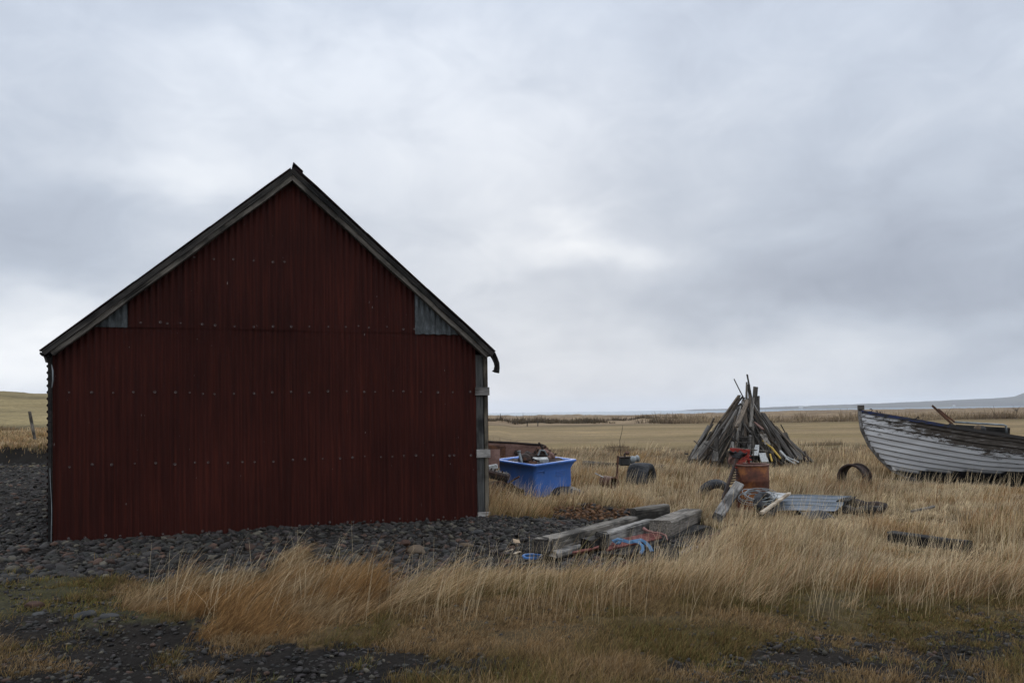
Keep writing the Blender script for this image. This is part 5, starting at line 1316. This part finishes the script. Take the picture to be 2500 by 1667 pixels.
# --- far houses and bare shrubs ----------------------------------------------
def far_house(px, py, wd_, label, Y=3150):
    q_ = pz(px, py, Y); e2 = e_at('far_house', mw((q_.x, Y, q_.z)), label, 'house')
    MB().box(-wd_/2, wd_/2, -5, 5, -3, 5).obj('wall', M_white, e2)
    MB().add([(-wd_/2-.6, -5.6, 5), (wd_/2+.6, -5.6, 5), (wd_/2+.6, 5.6, 5), (-wd_/2-.6, 5.6, 5), (-wd_/2+1, 0, 9), (wd_/2-1, 0, 9)], [(0, 1, 5, 4), (2, 3, 4, 5), (0, 4, 3), (1, 2, 5)]).obj('roof', M_white, e2)
far_house(1955, 998, 17, 'tiny white farmhouse across the bay right of the plank heap')
far_house(2329, 993.5, 9, 'tiny white house across the bay above the boat')
def bare_shrub(px, Y, hgt, label, seed):
    x_ = (px-1250)/FPX*Y; z0_ = Hs(x_, Y); rd_ = random.Random(seed)
    e2 = e_at('bare_shrub', mw((x_, Y, z0_)), label, 'shrub')
    MB().tube([(0, 0, -.1), (.02, 0, hgt*.3), (-.03, 0, hgt*.5)], [.05, .04, .02], 5).obj('trunk', M_woodd, e2)
    b2 = MB()
    for i in range(46):
        a = rd_.uniform(0, 6.28); l_ = rd_.uniform(.3, .7)*hgt; r0 = rd_.uniform(.1, .5)*hgt
        s_ = Vector((0, 0, r0)); e3 = s_+Vector((math.cos(a)*l_*.7, math.sin(a)*l_*.7, l_*rd_.uniform(.4, .95)))
        b2.tube([s_, (s_+e3)/2+Vector((0, 0, -.03)), e3], [.016, .012, .006], 3, cap=False)
    b2.obj('crown', M_wood2, e2)
bare_shrub(1897, 113, 1.1, 'small bare shrub on the heath right of the plank heap', 1)
bare_shrub(2480, 190, 2.2, 'wide low bare shrub on the heath at the far right', 2)


def grow():
    # tall field grass, three depth bands
    x, y = sample(11500, 4.3, 11, -.74, .76, 1.35); g_, f_, m_, c_ = regions(x, y); dn = fbm(x*.8, y*.8, 141)
    ok = ~g_ & ~f_ & ~m_ & ~c_ & ~excluded(x, y) & (dn > .26)
    x, y = x[ok], y[ok]
    rise = lambda a, b: .40+.65*S(fbm(a*.5, b*.5, 142), .3, .7)+.25*S(-a, -2.0, 1.0)
    shortish = 1
    near = y+(fbm(x*.9, y*.9, 163)-.5)*1.8 < 6.5
    gap = fbm(x*1.5, y*1.5, 162); tall = ~near & (gap > .42); low = near | ((gap < .47) & (rng.random(len(x)) < .8))
    tufts(x[tall], y[tall], 26, .06, .12, .34, rise, .60, 1.3, 'near_grass', 'wind-blown straw-coloured grass nearest the camera')
    tufts(x[low], y[low], 22, .06, .04, .12, rise, 1.0, 1.3, 'verge_grass', 'short matted ochre grass along the gravel verge', 'verge')
    x, y = sample(21000, 4.2, 9.2, -.74, .76, 1.3); g_, f_, m_, c_ = regions(x, y)
    ok = ~c_ & ~g_ & (fbm(x*2.4, y*2.4, 171) > np.where(f_ | m_, np.where(x < -.3, .66, .50), .22)) & ~excluded(x, y); x, y = x[ok], y[ok]
    tufts(x, y, 24, .06, .03, .10, .5, 1.3, 1.4, 'matted_grass', 'low matted olive and ochre grass in the foreground', 'verge')
    x, y = sample(15000, 10.5, 19, -.06, .76, 1.5); g_, f_, m_, c_ = regions(x, y); dn = fbm(x*.7, y*.7, 143)
    ok = ~g_ & ~f_ & ~excluded(x, y) & (dn > .2) & (fbm(x*1.2, y*1.2, 164) > .36); x, y = x[ok], y[ok]
    tufts(x, y, 22, .08, .12, .38, lambda a, b: .18+.35*S(fbm(a*.3, b*.3, 144), .3, .7), .6, 1.2, 'meadow_grass', 'pale dry meadow grass among the scrap and timbers')
    x, y = sample(15000, 18.5, 32, -.05, .76, 1.3); ok = ~excluded(x, y) & (fbm(x*.5, y*.5, 145) > .2); x, y = x[ok], y[ok]
    fade = 1
    tufts(x, y, 16, .13, .16, .36, lambda a, b: .15+.3*S(fbm(a*.2, b*.2, 146), .3, .7), .5, 1.1, 'far_grass', 'dry grass around the boat and the heap of planks')
    # scruffy low growth before the mown field
    x, y = sample(12000, 25, 40, -.04, .76, .6); ok = ((fbm(x*.25, y*.22, 147) > .30+.32*S(y, 29, 40))); x, y = x[ok], y[ok]
    tufts(x, y, 15, .28, .10, .30, .15, .9, 1.5, 'low_scrub', 'brown low scrub at the edge of the mown field', 'scrub')
    # heath banks beyond the mown field
    x, y = sample(9000, 108, 150, -.04, .76, .6)
    band = np.exp(-((y-114)/4.5)**2)*S(x/y, .16, .26)+np.exp(-((y-125)/2.5)**2)*(1-S(x/y, .06, .14))+np.exp(-((y-146)/1.8)**2)*(1-S(x/y, .18, .26))
    ok = rng.random(len(x)) < band*(.35+1.1*S(fbm(x*.10, y*.1, 148), .35, .6)); x, y = x[ok], y[ok]
    dark = 1
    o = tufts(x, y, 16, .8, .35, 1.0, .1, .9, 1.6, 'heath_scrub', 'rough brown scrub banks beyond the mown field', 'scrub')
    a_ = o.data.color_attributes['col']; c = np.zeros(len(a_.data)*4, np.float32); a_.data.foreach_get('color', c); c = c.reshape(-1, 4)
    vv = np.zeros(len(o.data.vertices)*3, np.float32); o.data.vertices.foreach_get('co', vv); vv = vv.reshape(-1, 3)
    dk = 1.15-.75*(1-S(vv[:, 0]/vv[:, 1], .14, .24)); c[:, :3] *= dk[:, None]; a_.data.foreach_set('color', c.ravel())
    # hill tufts by the cut bank
    x, y = sample(2600, 28.9, 40, -.72, -.5, .4)
    tufts(x, y, 14, .16, .10, .24, .3, .9, 1.4, 'hill_grass', 'short tan grass on the hill above the cut bank')
    # the swept clump in front of the barn and the mossy ground beside it
    x, y = sample(6000, 5.4, 9.0, -.62, .0, 1.0); g_, f_, m_, c_ = regions(x, y)
    ok = c_ & (fbm(x*3.0, y*3.0, 151) > .43); x, y = x[ok], y[ok]
    tufts(x, y, 20, .07, .07, .27, lambda a, b: .75+.55*S(fbm(a*1.3, b*1.3, 152), .3, .7), .60, 1.55, 'swept_grass', 'rusty orange grass swept flat by wind before the barn', 'clump')
    x, y = sample(6000, 4.0, 9.2, -.74, .74, 1.3); g_, f_, m_, c_ = regions(x, y); dn = fbm(x*2.2, y*2.2, 153)
    ok = (m_ & (dn > .44)) | (f_ & (dn > np.where(x < -.3, .64, .50))) | (~m_ & ~f_ & ~g_ & ~c_ & (dn > .62)) | (g_ & (dn > .72)); x, y = x[ok], y[ok]
    tufts(x, y, 26, .06, .025, .085, .3, 1.2, 1.2, 'mossy_grass', 'low green and ochre moss grass at the gravel edge', 'moss')
    # sparse long seeding stalks
    x, y = sample(7000, 5.8, 20, -.5, .76, 1.2); g_, f_, m_, c_ = regions(x, y); ok = ~g_ & ~f_ & ~m_ & ~excluded(x, y); x, y = x[ok], y[ok]; n = len(x)
    wl = np.where(regions(x, y)[3], .75, .38)*rng.uniform(.3, 1.6, n)
    az = rng.normal(.1, .9, n); h = rng.uniform(.30, .58, n)
    o = blades('seeding_stalks', x, y, H(x, y), h, az, wl*.4, wl*1.5, np.maximum(.0030, .00045*y), np.tile(STRAW*.7, (n, 1)), STRAW2[None]*rng.uniform(.7, 1.25, (n, 1)), MG)
    tag(o, 'scattered long pale stalks standing above the grass', 'grass', kind='stuff')
grow()
